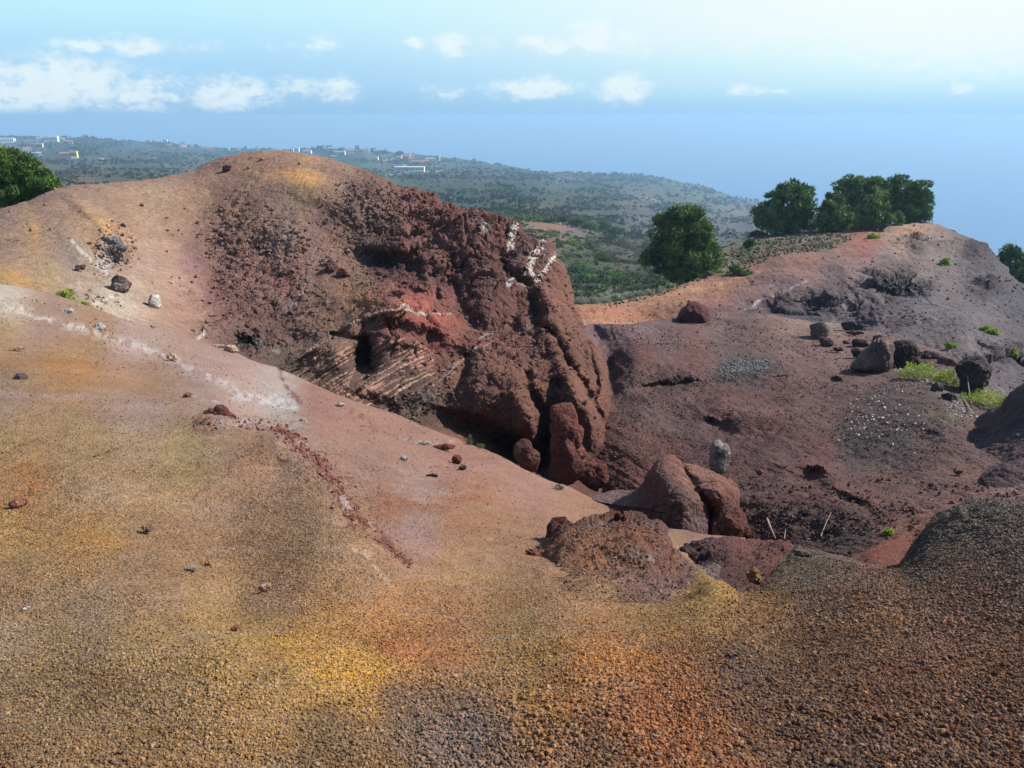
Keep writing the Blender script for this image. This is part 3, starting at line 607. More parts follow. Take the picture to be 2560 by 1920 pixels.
FAN = [(606, 794), (640, 770), (720, 722), (768, 742), (775, 790), (740, 850), (800, 880), (800, 900), (700, 850)]
BLOCK = [(802, 752), (865, 727), (935, 754), (940, 800), (910, 850), (830, 880), (770, 850), (775, 815)]
SLAB = [(716, 716), (760, 690), (868, 658), (885, 672), (800, 712), (745, 735)]
SL2 = [(740, 850), (830, 880), (910, 850), (1010, 760), (1060, 720), (1075, 740), (960, 860), (900, 905), (800, 895)]
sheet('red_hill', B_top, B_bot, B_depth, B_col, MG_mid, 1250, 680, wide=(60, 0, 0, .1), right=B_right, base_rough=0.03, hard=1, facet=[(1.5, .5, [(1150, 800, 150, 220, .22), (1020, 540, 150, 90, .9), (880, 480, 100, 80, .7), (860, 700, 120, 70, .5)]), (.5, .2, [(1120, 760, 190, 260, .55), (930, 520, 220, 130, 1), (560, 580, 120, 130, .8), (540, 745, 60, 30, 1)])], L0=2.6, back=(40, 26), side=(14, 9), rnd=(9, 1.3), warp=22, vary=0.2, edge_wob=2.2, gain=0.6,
      rough=[(560, 560, 110, 90, .055), (800, 470, 90, 80, .08), (620, 690, 110, 60, .05), (930, 480, 90, 50, .055), (1050, 540, 110, 80, .035), (1000, 500, 60, 25, .1), (1150, 800, 160, 200, .02), (850, 800, 120, 80, .012), (500, 500, 60, 60, .04), (235, 540, 40, 45, .1), (860, 560, 60, 30, .08), (720, 575, 20, 20, .1), (540, 740, 50, 25, .12), (900, 880, 60, 30, .08), (470, 700, 50, 30, .05)],
      strata=[(FAN, -31, 8, .10, (196, 150, 122)), (BLOCK, -27, 9, .06, (120, 90, 78)), (SLAB, -27, 6, .10, (190, 165, 145)), (SL2, -31, 15, .07, (140, 115, 100))],
      bumps=[(868, 578, 64, 26, 6, -1.9), (925, 590, 22, 45, 20, .9), (800, 560, 60, 26, 0, -.9), (850, 530, 60, 12, 0, .8), (820, 640, 60, 34, 30, 1.2), (785, 775, 24, 34, 10, -3.0), (1115, 975, 52, 34, 35, -3.4), (1060, 935, 60, 18, 22, -1.6), (1175, 990, 22, 50, 0, -2.6), (1190, 900, 14, 60, 0, -1.2),
             (1180, 565, 34, 26, -50, .9), (1130, 570, 22, 36, -10, .5), (1050, 560, 45, 50, 0, .7), (1100, 700, 60, 40, 0, .7), (1060, 830, 60, 70, 30, 1.6), (1130, 870, 30, 64, -12, 1.7), (1245, 840, 30, 80, -22, 1.9), (1290, 930, 26, 50, -5, 1.2), (1292, 800, 16, 60, -15, 1.0), (1205, 730, 30, 44, -20, 1.2), (1050, 640, 50, 60, 10, 1.2), (1180, 660, 24, 50, -10, 1.0), (1000, 730, 60, 26, 10, .9), (940, 700, 70, 18, 8, .7),
             (740, 640, 60, 40, 30, .6), (540, 620, 50, 40, 0, .5), (620, 500, 60, 40, 0, .6), (470, 560, 30, 60, 10, -.6), (640, 740, 60, 24, -20, -.7), (215, 545, 20, 16, 0, -.7), (245, 558, 10, 8, 0, -.7), (170, 540, 60, 20, 40, .35), (530, 745, 30, 18, 20, -1.6), (1290, 1010, 18, 20, 0, -.8), (300, 480, 60, 30, 30, .5), (190, 455, 60, 14, 35, .5), (880, 605, 80, 10, 20, .6),
             (1010, 485, 26, 14, 10, -.7), (1100, 520, 22, 18, 0, -.6), (700, 420, 80, 30, 20, .6), (450, 450, 60, 40, -20, -.5), (820, 880, 60, 20, 20, -.6), (980, 910, 60, 20, 20, -.9)],
      grooves=[([(1076, 518), (1087, 564), (1108, 599), (1146, 617)], 6, 1.6), ([(1153, 648), (1164, 697), (1199, 726), (1224, 778), (1266, 838), (1301, 905), (1312, 935)], 8, 2.0), ([(1137, 809), (1145, 848), (1176, 891), (1178, 942), (1170, 1010)], 9, 2.2), ([(1208, 829), (1206, 868), (1225, 900)], 7, 1.2),
               ([(976, 582), (990, 650), (1020, 690)], 9, 1.0), ([(935, 575), (945, 640)], 5, .8), ([(1000, 560), (1010, 610)], 6, .7), ([(1120, 640), (1110, 700), (1060, 740)], 8, .7), ([(1230, 640), (1245, 690), (1275, 760), (1290, 830)], 6, .7), ([(720, 722), (790, 735), (800, 800)], 5, 1.5), ([(1010, 770), (990, 830), (960, 860)], 8, .9)],
      steps=[([(716, 716), (760, 688), (872, 659), (920, 668), (974, 683), (1000, 712)], 4, 42, 1.7), ([(802, 752), (865, 727), (935, 754), (945, 775)], 4, 50, 1.6), ([(600, 792), (660, 755), (768, 722)], 4, 46, .9), ([(1020, 500), (1060, 510), (1130, 540)], 5, 30, .8), ([(1150, 600), (1200, 640), (1235, 690)], 6, 40, 1.0), ([(960, 560), (1030, 525), (1080, 540)], 6, 40, .9)],
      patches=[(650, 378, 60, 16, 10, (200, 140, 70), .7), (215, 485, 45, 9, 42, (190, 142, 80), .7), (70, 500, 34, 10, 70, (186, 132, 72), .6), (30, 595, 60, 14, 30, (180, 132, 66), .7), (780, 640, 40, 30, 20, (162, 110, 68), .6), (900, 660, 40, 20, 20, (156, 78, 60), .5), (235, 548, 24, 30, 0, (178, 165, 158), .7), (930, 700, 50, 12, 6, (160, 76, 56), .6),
               (860, 575, 60, 22, 0, (70, 46, 48), .7), (600, 350, 60, 8, 0, (164, 116, 96), .5), (1010, 486, 24, 12, 10, (88, 84, 84), .8), (410, 565, 30, 16, 0, (150, 108, 108), .6), (650, 640, 60, 8, -40, (150, 118, 112), .4)],  # first dark patch paints the shade of the upper hollow
      veins=[([(1104, 530), (1106, 512), (1112, 492)], 11, (222, 202, 180), .9, .75), ([(1170, 525), (1150, 560), (1136, 585)], 7, (232, 214, 196), .95, .62), ([(1197, 552), (1180, 580), (1158, 606)], 4.2, (236, 220, 205), .95, .5), ([(1136, 585), (1148, 600), (1158, 606)], 4, (226, 205, 188), .8, .5), ([(1150, 570), (1160, 600)], 7, (190, 160, 150), .5, .7),
             ([(1100, 606), (1135, 590)], 2, (200, 185, 175), .9, .3), ([(1100, 612), (1145, 618)], 2, (180, 160, 150), .7, .4), ([(1098, 620), (1096, 612)], 5, (205, 195, 190), .8, .3), ([(1000, 478), (1020, 490), (1050, 500)], 6, (190, 188, 184), .8, .75), ([(872, 659), (895, 672), (940, 680), (974, 683)], 2.5, (190, 175, 160), .9, .4), ([(720, 714), (800, 680), (872, 659)], 2, (212, 190, 170), .85, .3),
             ([(1037, 728), (1060, 715), (1080, 703)], 3, (150, 140, 140), .8, .3), ([(935, 830), (1000, 780), (1035, 745)], 2, (165, 140, 125), .8, .45), ([(880, 860), (960, 800), (1010, 765)], 1.6, (140, 120, 112), .7, .45), ([(860, 880), (940, 850), (960, 830)], 8, (110, 102, 102), .7, .65), ([(560, 532), (600, 512), (640, 498)], 3, (182, 155, 150), .7, .4), ([(1200, 830), (1205, 850)], 2.5, (150, 135, 132), .8, .3),
             ([(155, 522), (185, 548), (215, 575), (235, 590)], 4, (200, 188, 176), .8, .45), ([(230, 545), (245, 535), (262, 540)], 5, (205, 198, 190), .8, .4), ([(205, 570), (225, 578), (250, 560)], 6, (190, 180, 172), .8, .4), ([(200, 660), (220, 650), (240, 640)], 6, (205, 190, 175), .7, .5), ([(150, 620), (180, 610)], 10, (186, 165, 145), .5, .5), ([(440, 720), (425, 735)], 4, (205, 195, 190), .8, .3),
             ([(510, 735), (560, 745), (600, 762)], 5, (150, 145, 145), .7, .65), ([(1140, 700), (1160, 780)], 8, (132, 112, 104), .4, .65), ([(700, 718), (735, 712)], 4, (160, 140, 138), .6, .4), ([(190, 460), (240, 500), (250, 520)], 3, (198, 160, 120), .5, .4)],
      colgain=1.12, hue=(1, 1.07, .84), bottom_skirt=4, desat=.24)

# near slope and foreground
A_top = [(-160, 590), (0, 612), (100, 632), (200, 660), (350, 712), (470, 748), (516, 765), (560, 785), (609, 801), (660, 822), (723, 849), (790, 875), (864, 900), (940, 930), (1000, 955), (1080, 985), (1130, 1012), (1180, 1035), (1230, 1052), (1290, 1082), (1340, 1100), (1400, 1118), (1430, 1135), (1460, 1175), (1500, 1220), (1540, 1250), (1575, 1268),
         (1603, 1281), (1640, 1268), (1665, 1240), (1690, 1205), (1721, 1178), (1771, 1190), (1830, 1208), (1872, 1221), (1920, 1226), (1942, 1222), (1958, 1195), (1985, 1160), (2040, 1112), (2100, 1075), (2160, 1076), (2212, 1082), (2420, 1105)]
A_bot = [(-160, 1790), (2420, 1790)]
A_depth = [(-160, 1700, 2.3), (500, 1700, 2.25), (1100, 1700, 2.25), (1700, 1700, 2.15), (2420, 1700, 2.1), (-160, 1790, 1.95), (1100, 1790, 1.95), (2420, 1790, 1.85), (0, 1550, 2.9), (600, 1550, 2.8), (1200, 1550, 2.75), (1800, 1550, 2.6), (2212, 1550, 2.5),
           (0, 1400, 4.1), (500, 1395, 3.8), (500, 1345, 5.0), (900, 1400, 4.2), (1400, 1400, 3.9), (1900, 1400, 3.6), (2212, 1400, 3.3), (0, 1250, 5.6), (400, 1250, 5.9), (850, 1270, 6.2), (1200, 1285, 6.2), (1550, 1285, 5.8), (1900, 1280, 5.2), (2212, 1250, 4.6),
           (1600, 1284, 6.0), (1721, 1180, 8.6), (1872, 1221, 7.6), (1940, 1224, 7.4), (2040, 1110, 8.2), (2100, 1075, 8.4), (2212, 1080, 7.6), (2420, 1105, 6.5), (2100, 1180, 6.4), (1750, 1260, 6.3), (2420, 1250, 4.3), (1990, 1200, 7.0),
           (0, 1100, 7.5), (400, 1100, 8.0), (800, 1150, 8.0), (600, 1000, 10.4), (250, 900, 11.5), (420, 925, 11.3), (600, 960, 10.9), (730, 1080, 9.0), (840, 1200, 7.3), (480, 880, 13.5), (680, 950, 13), (790, 1080, 10.3), (900, 1200, 7.9), (0, 900, 10.8), (-160, 900, 10.5),
           (0, 800, 14.5), (0, 700, 18.6), (0, 612, 24.6), (-160, 590, 25.5), (200, 660, 26), (350, 712, 27.2), (470, 748, 28.2), (600, 800, 27), (723, 849, 25), (864, 900, 24), (1000, 955, 23), (1180, 1035, 21), (1290, 1082, 20), (300, 800, 18.5), (600, 880, 18.5),
           (800, 950, 17), (1000, 1040, 15), (1000, 1130, 10.6), (1200, 1120, 13.5), (1350, 1160, 14), (1480, 1215, 10), (1400, 1118, 18), (1440, 1150, 14), (1100, 1230, 8.2), (1300, 1290, 6.5), (1545, 1256, 6.8)]
A_col = [(0, 655, 205, 188, 168), (100, 695, 156, 122, 106), (300, 740, 172, 144, 132), (0, 720, 168, 128, 78), (200, 740, 156, 118, 80), (0, 800, 154, 120, 92), (150, 800, 170, 120, 64), (300, 820, 164, 120, 84), (500, 850, 176, 142, 132), (450, 800, 168, 134, 122), (600, 870, 178, 164, 158), (700, 880, 162, 114, 98), (850, 930, 162, 118, 102), (1000, 1000, 162, 114, 98), (1150, 1060, 166, 122, 106),
         (0, 860, 158, 130, 108), (300, 880, 162, 132, 118), (0, 950, 168, 132, 82), (200, 960, 166, 132, 88), (400, 980, 166, 137, 86), (550, 970, 152, 112, 82), (500, 1100, 165, 127, 95), (200, 1050, 166, 132, 96), (50, 1060, 184, 128, 62), (700, 1130, 162, 127, 92), (0, 1170, 180, 140, 66), (200, 1170, 180, 132, 62), (400, 1160, 162, 122, 86), (300, 1250, 154, 119, 88), (0, 1250, 160, 122, 86),
         (600, 1250, 162, 122, 86), (200, 1330, 156, 127, 97), (0, 1400, 160, 132, 102), (800, 1230, 166, 127, 91), (800, 1000, 152, 114, 98), (900, 1060, 166, 132, 120), (850, 1100, 156, 102, 70), (900, 1150, 160, 122, 110), (1000, 1100, 162, 112, 77), (1100, 1150, 166, 122, 86), (1000, 1250, 174, 132, 82), (1300, 1100, 166, 120, 94), (1250, 1140, 166, 122, 92), (1450, 1180, 176, 132, 87), (1470, 1140, 152, 114, 105),
         (300, 1385, 170, 134, 80), (500, 1375, 178, 140, 74), (100, 1450, 156, 124, 80), (0, 1500, 150, 118, 78), (200, 1500, 142, 110, 70), (0, 1640, 140, 106, 64), (300, 1600, 142, 108, 64), (600, 1450, 168, 130, 68), (700, 1450, 215, 158, 46), (780, 1440, 218, 160, 42), (700, 1400, 195, 138, 60), (850, 1400, 184, 118, 56), (950, 1400, 178, 116, 60), (830, 1340, 195, 130, 60), (1000, 1330, 175, 122, 72), (1100, 1380, 165, 127, 72),
         (900, 1530, 140, 110, 86), (1000, 1620, 130, 106, 92), (700, 1600, 134, 106, 70), (1150, 1450, 170, 127, 62), (1330, 1430, 192, 126, 58), (1250, 1500, 176, 117, 52), (1400, 1560, 176, 102, 42), (1450, 1450, 166, 107, 56), (1300, 1620, 140, 96, 60), (1500, 1620, 152, 92, 46), (1400, 1320, 170, 127, 68), (1550, 1290, 180, 137, 62), (1650, 1320, 158, 112, 62), (1600, 1450, 126, 94, 74), (1800, 1400, 122, 86, 60),
         (1900, 1500, 126, 84, 56), (2100, 1400, 132, 86, 56), (2150, 1600, 118, 80, 56), (1800, 1620, 112, 80, 62), (1900, 1330, 146, 100, 60), (1900, 1260, 132, 97, 77), (2100, 1290, 126, 90, 70), (1750, 1220, 110, 94, 80), (1650, 1260, 100, 82, 67), (2000, 1180, 112, 98, 86), (2100, 1130, 116, 104, 94), (2200, 1100, 122, 106, 98), (2212, 1200, 112, 94, 80)]
sheet('ground', A_top, A_bot, A_depth, A_col, MG_near, 1250, 800, base_rough=0.009, L0=1.2, back=(10, 8), rnd=(6, 0.35), warp=24, vary=0.15, edge_wob=1.6, octv=8, gain=0.62,
      rough=[(500, 1400, 90, 25, .006), (1750, 1230, 90, 40, .012), (2100, 1130, 120, 60, .03), (600, 930, 120, 25, .012), (700, 1020, 60, 60, .025), (780, 1120, 60, 60, .02), (480, 910, 80, 14, .025), (1560, 1285, 60, 18, .01), (1250, 1360, 60, 20, .006), (600, 800, 60, 30, .02)],
      steps=[([(400, 925), (470, 905), (560, 925), (640, 955), (680, 995), (735, 1060), (760, 1110), (820, 1165), (872, 1215)], 3.5, 110, .5), ([(585, 790), (610, 830), (640, 870)], 4, 25, -.12)],
      bumps=[(300, 1400, 160, 28, -6, .05), (500, 1385, 90, 22, 0, .07), (1560, 1275, 60, 20, 0, .08), (820, 1400, 120, 40, 0, -.05), (440, 1222, 26, 6, 5, -.08), (460, 1210, 24, 5, 0, .06)],
      patches=[(760, 1435, 150, 38, 10, (216, 156, 54), .75), (870, 1400, 80, 22, 5, (192, 114, 50), .55), (1330, 1425, 90, 34, 10, (206, 136, 44), .6), (1440, 1550, 110, 90, 40, (184, 108, 44), .6), (560, 1375, 90, 12, 4, (190, 152, 56), .6), (960, 1590, 120, 50, 0, (146, 130, 118), .4), (150, 1170, 180, 14, 0, (190, 134, 52), .5), (80, 1060, 60, 10, 0, (196, 120, 60), .5), (250, 945, 160, 18, 4, (172, 138, 84), .35),
               (120, 790, 150, 16, 10, (176, 122, 62), .5), (900, 1095, 70, 10, 8, (160, 92, 58), .5), (1050, 1090, 120, 9, 6, (160, 96, 58), .4), (880, 1155, 70, 14, 8, (168, 126, 122), .5), (1560, 1278, 60, 10, 5, (196, 150, 56), .7), (1980, 1190, 30, 30, 0, (70, 64, 60), .5)],  # last dark patch puts shade on the gravel mound's left flank
      veins=[([(0, 650), (50, 668), (78, 685), (195, 712), (352, 763), (400, 790), (430, 806), (510, 842), (586, 872), (640, 880)], 6, (208, 198, 188), .8, .6), ([(150, 706), (352, 768), (520, 850)], 14, (188, 168, 158), .5, .5), ([(510, 848), (570, 862), (630, 872)], 14, (196, 192, 190), .75, .75), ([(0, 655), (60, 672)], 10, (222, 208, 186), .6, .4), ([(600, 790), (615, 830), (650, 870)], 5, (130, 56, 50), .8, .4),
             ([(600, 930), (640, 952), (684, 996), (740, 1062), (764, 1108), (824, 1162), (876, 1212)], 11, (122, 68, 54), .95, .4), ([(420, 915), (480, 903), (560, 922), (640, 950)], 6, (128, 72, 58), .7, .6), ([(560, 975), (640, 1000), (690, 1050)], 20, (128, 86, 62), .4, .7), ([(745, 1070), (757, 1100)], 6, (206, 190, 182), .7, .5), ([(795, 1130), (810, 1150)], 4, (206, 182, 170), .7, .5), ([(755, 1185), (790, 1200), (815, 1230), (850, 1268)], 4, (205, 170, 138), .75, .3), ([(480, 912), (540, 915)], 9, (190, 182, 180), .7, .5), ([(630, 950), (660, 965)], 5, (200, 180, 170), .6, .5),
             ([(760, 890), (790, 905), (808, 930)], 6, (140, 62, 52), .7, .5), ([(400, 850), (470, 868)], 3, (200, 190, 185), .5, .5), ([(850, 940), (950, 960), (980, 955)], 4, (190, 180, 176), .5, .7), ([(1190, 1040), (1250, 1060), (1300, 1085)], 4, (150, 130, 126), .6, .4), ([(1380, 1120), (1440, 1135), (1500, 1155)], 6, (150, 104, 100), .7, .3), ([(0, 850), (200, 862), (350, 880)], 9, (176, 150, 138), .5, .4), ([(850, 1050), (1000, 1070)], 5, (180, 160, 152), .4, .5),
             ([(1020, 1380), (1120, 1375)], 6, (186, 172, 145), .4, .5), ([(400, 930), (470, 940)], 8, (120, 70, 56), .4, .6)],
      wide=(30, 30, 8, .02), colgain=.99, hue=(1.02, 1.0, .91), ceps=1300., desat=.04, streak=(17, 150, 11, .03, .11))

# jagged mound in the middle foreground and the dark ones behind it
ROCKY = dict(kind='structure', bottom_skirt=1.5)
M_top = [(1112, 1243), (1122, 1212), (1150, 1196), (1188, 1169), (1208, 1131), (1225, 1134), (1243, 1140), (1262, 1126), (1278, 1115), (1300, 1114), (1329, 1110), (1337, 1122), (1350, 1120), (1358, 1114), (1372, 1110), (1392, 1116), (1411, 1127), (1430, 1140), (1446, 1160), (1448, 1184), (1473, 1205), (1510, 1222), (1544, 1231), (1558, 1254)]
M_bot = [(1090, 1262), (1200, 1292), (1350, 1300), (1450, 1306), (1575, 1300)]
sheet('cinder_mound_front', M_top, M_bot, [(1112, 1243, 8.9), (1090, 1262, 7.2), (1200, 1290, 6.3), (1350, 1300, 6.0), (1450, 1306, 5.85), (1575, 1300, 5.9), (1208, 1131, 10.2), (1278, 1115, 10.4), (1372, 1110, 10.4), (1446, 1160, 9.6), (1558, 1254, 7.9), (1300, 1190, 8.6), (1200, 1200, 8.7), (1420, 1220, 7.9), (1300, 1250, 7.2)],
      [(1150, 1230, 112, 62, 50), (1135, 1215, 100, 54, 46), (1200, 1200, 142, 96, 62), (1200, 1150, 96, 52, 46), (1225, 1140, 100, 56, 48), (1260, 1180, 154, 98, 58), (1300, 1130, 130, 92, 64), (1330, 1112, 115, 62, 50), (1300, 1195, 152, 96, 58), (1380, 1160, 140, 88, 56), (1400, 1120, 100, 70, 62), (1450, 1200, 130, 80, 60), (1480, 1240, 128, 92, 82), (1530, 1245, 120, 96, 90), (1250, 1250, 146, 104, 66), (1350, 1260, 140, 98, 76), (1300, 1285, 168, 124, 72), (1420, 1275, 132, 96, 82), (1500, 1290, 168, 126, 70), (1200, 1270, 162, 118, 72)],
      MG_near, 420, 300, base_rough=.02, L0=.7, back=(2.5, 2.6), rnd=(5, .3), edge_wob=5, warp=14, rough=[(1220, 1140, 60, 30, .035), (1380, 1125, 80, 24, .022), (1140, 1215, 40, 30, .05), (1500, 1240, 60, 30, .03), (1350, 1190, 90, 30, .02)],
      bumps=[(1245, 1150, 20, 30, 10, -.25), (1345, 1125, 12, 14, 0, -.15), (1300, 1160, 60, 50, 0, .15), (1370, 1195, 50, 10, 5, .12), (1380, 1250, 16, 12, 0, -.2)],
      veins=[([(1265, 1130), (1300, 1122)], 4, (176, 164, 156), .7, .5), ([(1330, 1200), (1380, 1195), (1420, 1205)], 6, (160, 150, 142), .6, .65), ([(1380, 1120), (1410, 1140)], 5, (140, 128, 124), .6, .6), ([(1500, 1225), (1545, 1245)], 8, (150, 138, 134), .5, .5)], lside=(1.5, 1.4), objname='cinder_mound', **ROCKY)
sheet('cinder_mound_dark', [(1468, 1212), (1485, 1192), (1528, 1168), (1567, 1160), (1606, 1164), (1650, 1172), (1690, 1180), (1720, 1190), (1760, 1215)], [(1468, 1262), (1560, 1310), (1680, 1300), (1760, 1270)],
      [(1468, 1212, 11.2), (1567, 1160, 12.4), (1690, 1180, 12), (1760, 1215, 11), (1468, 1262, 9.5), (1560, 1310, 8), (1680, 1300, 8.4), (1760, 1270, 9), (1600, 1230, 10.4)],
      [(1500, 1200, 80, 58, 56), (1540, 1190, 98, 64, 58), (1600, 1180, 122, 72, 60), (1680, 1200, 112, 66, 54), (1600, 1240, 100, 62, 54), (1500, 1240, 70, 54, 52)], MG_near, 240, 160, base_rough=.02, L0=.8, back=(2.5, 2.4), rnd=(5, .3), edge_wob=4, rough=[(1510, 1205, 50, 30, .05), (1670, 1200, 40, 20, .04)], lside=(1.5, 1.4), objname='cinder_mound', **ROCKY)
sheet('cinder_mound_orange', [(1838, 1205), (1870, 1190), (1905, 1178), (1935, 1166), (1960, 1164), (1990, 1170)], [(1838, 1250), (1900, 1255), (1990, 1250)],
      [(1838, 1205, 11.5), (1905, 1178, 12.4), (1990, 1168, 12.2), (1838, 1250, 9.4), (1990, 1250, 9.2), (1900, 1215, 10.6)],
      [(1850, 1210, 110, 62, 50), (1900, 1195, 142, 76, 50), (1950, 1180, 142, 78, 54), (1870, 1225, 86, 54, 48)], MG_near, 140, 90, base_rough=.012, L0=.7, back=(2, 2), rnd=(5, .3), edge_wob=2, rough=[(1860, 1215, 30, 20, .03)], lside=(1.5, 1.4), objname='cinder_mound', **ROCKY)

sheet('sand_pocket', [(1395, 1122), (1440, 1132), (1500, 1150), (1560, 1158), (1610, 1160)], [(1395, 1240), (1610, 1260)], [(1395, 1122, 18), (1500, 1150, 16), (1610, 1160, 15.5), (1395, 1240, 11.5), (1610, 1260, 10.8), (1500, 1200, 12.8)],
      [(1400, 1135, 150, 108, 100), (1500, 1155, 150, 106, 98), (1450, 1180, 178, 134, 88), (1520, 1190, 178, 134, 88), (1600, 1200, 150, 100, 80)], MG_near, 160, 100, base_rough=.008, L0=.8, back=(2, 1.5), rnd=(4, .2), objname='sand_hollow')

# sea
def build_sea():
    m = bpy.data.materials.new('sea_water'); m.use_nodes = True; nt = m.node_tree; L = nt.links
    b = nt.nodes['Principled BSDF']; b.inputs['Base Color'].default_value = (0.03, 0.11, 0.22, 1); b.inputs['Roughness'].default_value = 0.45
    b.inputs['Specular IOR Level'].default_value = 0.3
    tc = N(nt, 'ShaderNodeTexCoord'); n = N(nt, 'ShaderNodeTexNoise', i_Scale=0.02, i_Detail=5.0); L.new(tc.outputs['Object'], n.inputs['Vector'])
    bp = N(nt, 'ShaderNodeBump', i_Strength=0.4, i_Distance=3.0); L.new(n.outputs['Fac'], bp.inputs['Height']); L.new(bp.outputs[0], b.inputs['Normal'])
    n2 = N(nt, 'ShaderNodeTexNoise', i_Scale=0.0006, i_Detail=4.0); L.new(tc.outputs['Object'], n2.inputs['Vector'])
    L.new(mixc(nt, n2.outputs['Fac'], (0.03, 0.12, 0.24), (0.045, 0.14, 0.27)), b.inputs['Base Color'])
    R_ = 42000; v = [(-R_, -2000, -450), (R_, -2000, -450), (R_, R_, -450), (-R_, R_, -450)]
    o = make_mesh('sea', v, [(0, 1, 2, 3)], m, smooth=False); o['kind'] = 'structure'
build_sea()
# haze: one closed box of even pale air round camera and land, sky outside
def build_haze():
    m = bpy.data.materials.new('haze'); m.use_nodes = True; nt = m.node_tree; nt.nodes.clear()
    out = N(nt, 'ShaderNodeOutputMaterial'); pv = N(nt, 'ShaderNodeVolumePrincipled')
    pv.inputs['Color'].default_value = (0.46, 0.74, 1.0, 1); pv.inputs['Density'].default_value = HAZE; pv.inputs['Anisotropy'].default_value = 0.15
    nt.links.new(pv.outputs[0], out.inputs['Volume'])
    x0, x1, y0, y1, z0, z1 = -43000, 43000, -2500, 43000, -1010, 12
    v = [(x, y, z) for z in (z0, z1) for y in (y0, y1) for x in (x0, x1)]
    f = [(0, 2, 3, 1), (4, 5, 7, 6), (0, 1, 5, 4), (2, 6, 7, 3), (0, 4, 6, 2), (1, 3, 7, 5)]
    o = make_mesh('haze', v, f, m, smooth=False); o['kind'] = 'stuff'; o['label'] = 'pale blue haze over the valley and the sea'; o['category'] = 'haze'
HAZE = 2.0e-4
build_haze()
# ================================================================= OBJECT BUILDERS
def ico(sub=0):
    p = (1 + 5 ** .5) / 2
    v = np.array([(-1, p, 0), (1, p, 0), (-1, -p, 0), (1, -p, 0), (0, -1, p), (0, 1, p), (0, -1, -p), (0, 1, -p), (p, 0, -1), (p, 0, 1), (-p, 0, -1), (-p, 0, 1)], float)
    v /= np.linalg.norm(v[0])
    f = [(0, 11, 5), (0, 5, 1), (0, 1, 7), (0, 7, 10), (0, 10, 11), (1, 5, 9), (5, 11, 4), (11, 10, 2), (10, 7, 6), (7, 1, 8), (3, 9, 4), (3, 4, 2), (3, 2, 6), (3, 6, 8), (3, 8, 9), (4, 9, 5), (2, 4, 11), (6, 2, 10), (8, 6, 7), (9, 8, 1)]
    for _ in range(sub):
        v = list(map(tuple, v)); cache = {}; nf = []
        def mid(a, b):
            k = (min(a, b), max(a, b))
            if k not in cache:
                m = (np.array(v[a]) + np.array(v[b])) / 2; v.append(tuple(m / np.linalg.norm(m))); cache[k] = len(v) - 1
            return cache[k]
        for a, b, c in f:
            ab, bc, ca = mid(a, b), mid(b, c), mid(c, a); nf += [(a, ab, ca), (b, bc, ab), (c, ca, bc), (ab, bc, ca)]
        f = nf; v = np.array(v)
    return np.array(v), np.array(f)


OCT_V = np.array([(1, 0, 0), (-1, 0, 0), (0, 1, 0), (0, -1, 0), (0, 0, 1), (0, 0, -1)], float)
OCT_F = np.array([(0, 2, 4), (2, 1, 4), (1, 3, 4), (3, 0, 4), (2, 0, 5), (1, 2, 5), (3, 1, 5), (0, 3, 5)])


def rotmats(n):
    q = RNG.normal(size=(n, 4)); q /= np.linalg.norm(q, axis=1)[:, None]; w, x, y, z = q.T
    return np.stack([1 - 2 * (y * y + z * z), 2 * (x * y - z * w), 2 * (x * z + y * w), 2 * (x * y + z * w), 1 - 2 * (x * x + z * z), 2 * (y * z - x * w),
                     2 * (x * z - y * w), 2 * (y * z + x * w), 1 - 2 * (x * x + y * y)], -1).reshape(n, 3, 3)


def pick(sh, n, dens, world=False):
    """n random points on the front of a sheet, evenly over its visible area times dens"""
    s = SHEETS[sh]; X, Y, G, C, D, Nn = s['X'], s['Y'], s['G'], s['C'], s['D'], s['N']
    ar = np.abs((X[:-1, 1:] - X[:-1, :-1]) * (Y[1:, :-1] - Y[:-1, :-1]) - (Y[:-1, 1:] - Y[:-1, :-1]) * (X[1:, :-1] - X[:-1, :-1]))
    if world:
        g = G[:-1, :-1]; ar = np.linalg.norm(np.cross(G[:-1, 1:] - g, G[1:, :-1] - g), axis=-1) * (ar < 1e-4) * (np.hypot(g[..., 0], g[..., 1]) < 8)
    w = ar * dens(X[:-1, :-1], Y[:-1, :-1], s['R'][:-1, :-1]); w = np.clip(w, 0, None).ravel().astype(np.float64); w /= w.sum()
    k = RNG.choice(len(w), n, p=w); i, j = np.divmod(k, X.shape[1] - 1); a, b = RNG.random((2, n))
    def bl(F):
        if F.ndim == 3: aa, bb = a[:, None], b[:, None]
        else: aa, bb = a, b
        return F[i, j] * (1 - aa) * (1 - bb) + F[i, j + 1] * (1 - aa) * bb + F[i + 1, j] * aa * (1 - bb) + F[i + 1, j + 1] * aa * bb
    return bl(G), bl(C), bl(X), bl(Y), bl(D), bl(Nn)


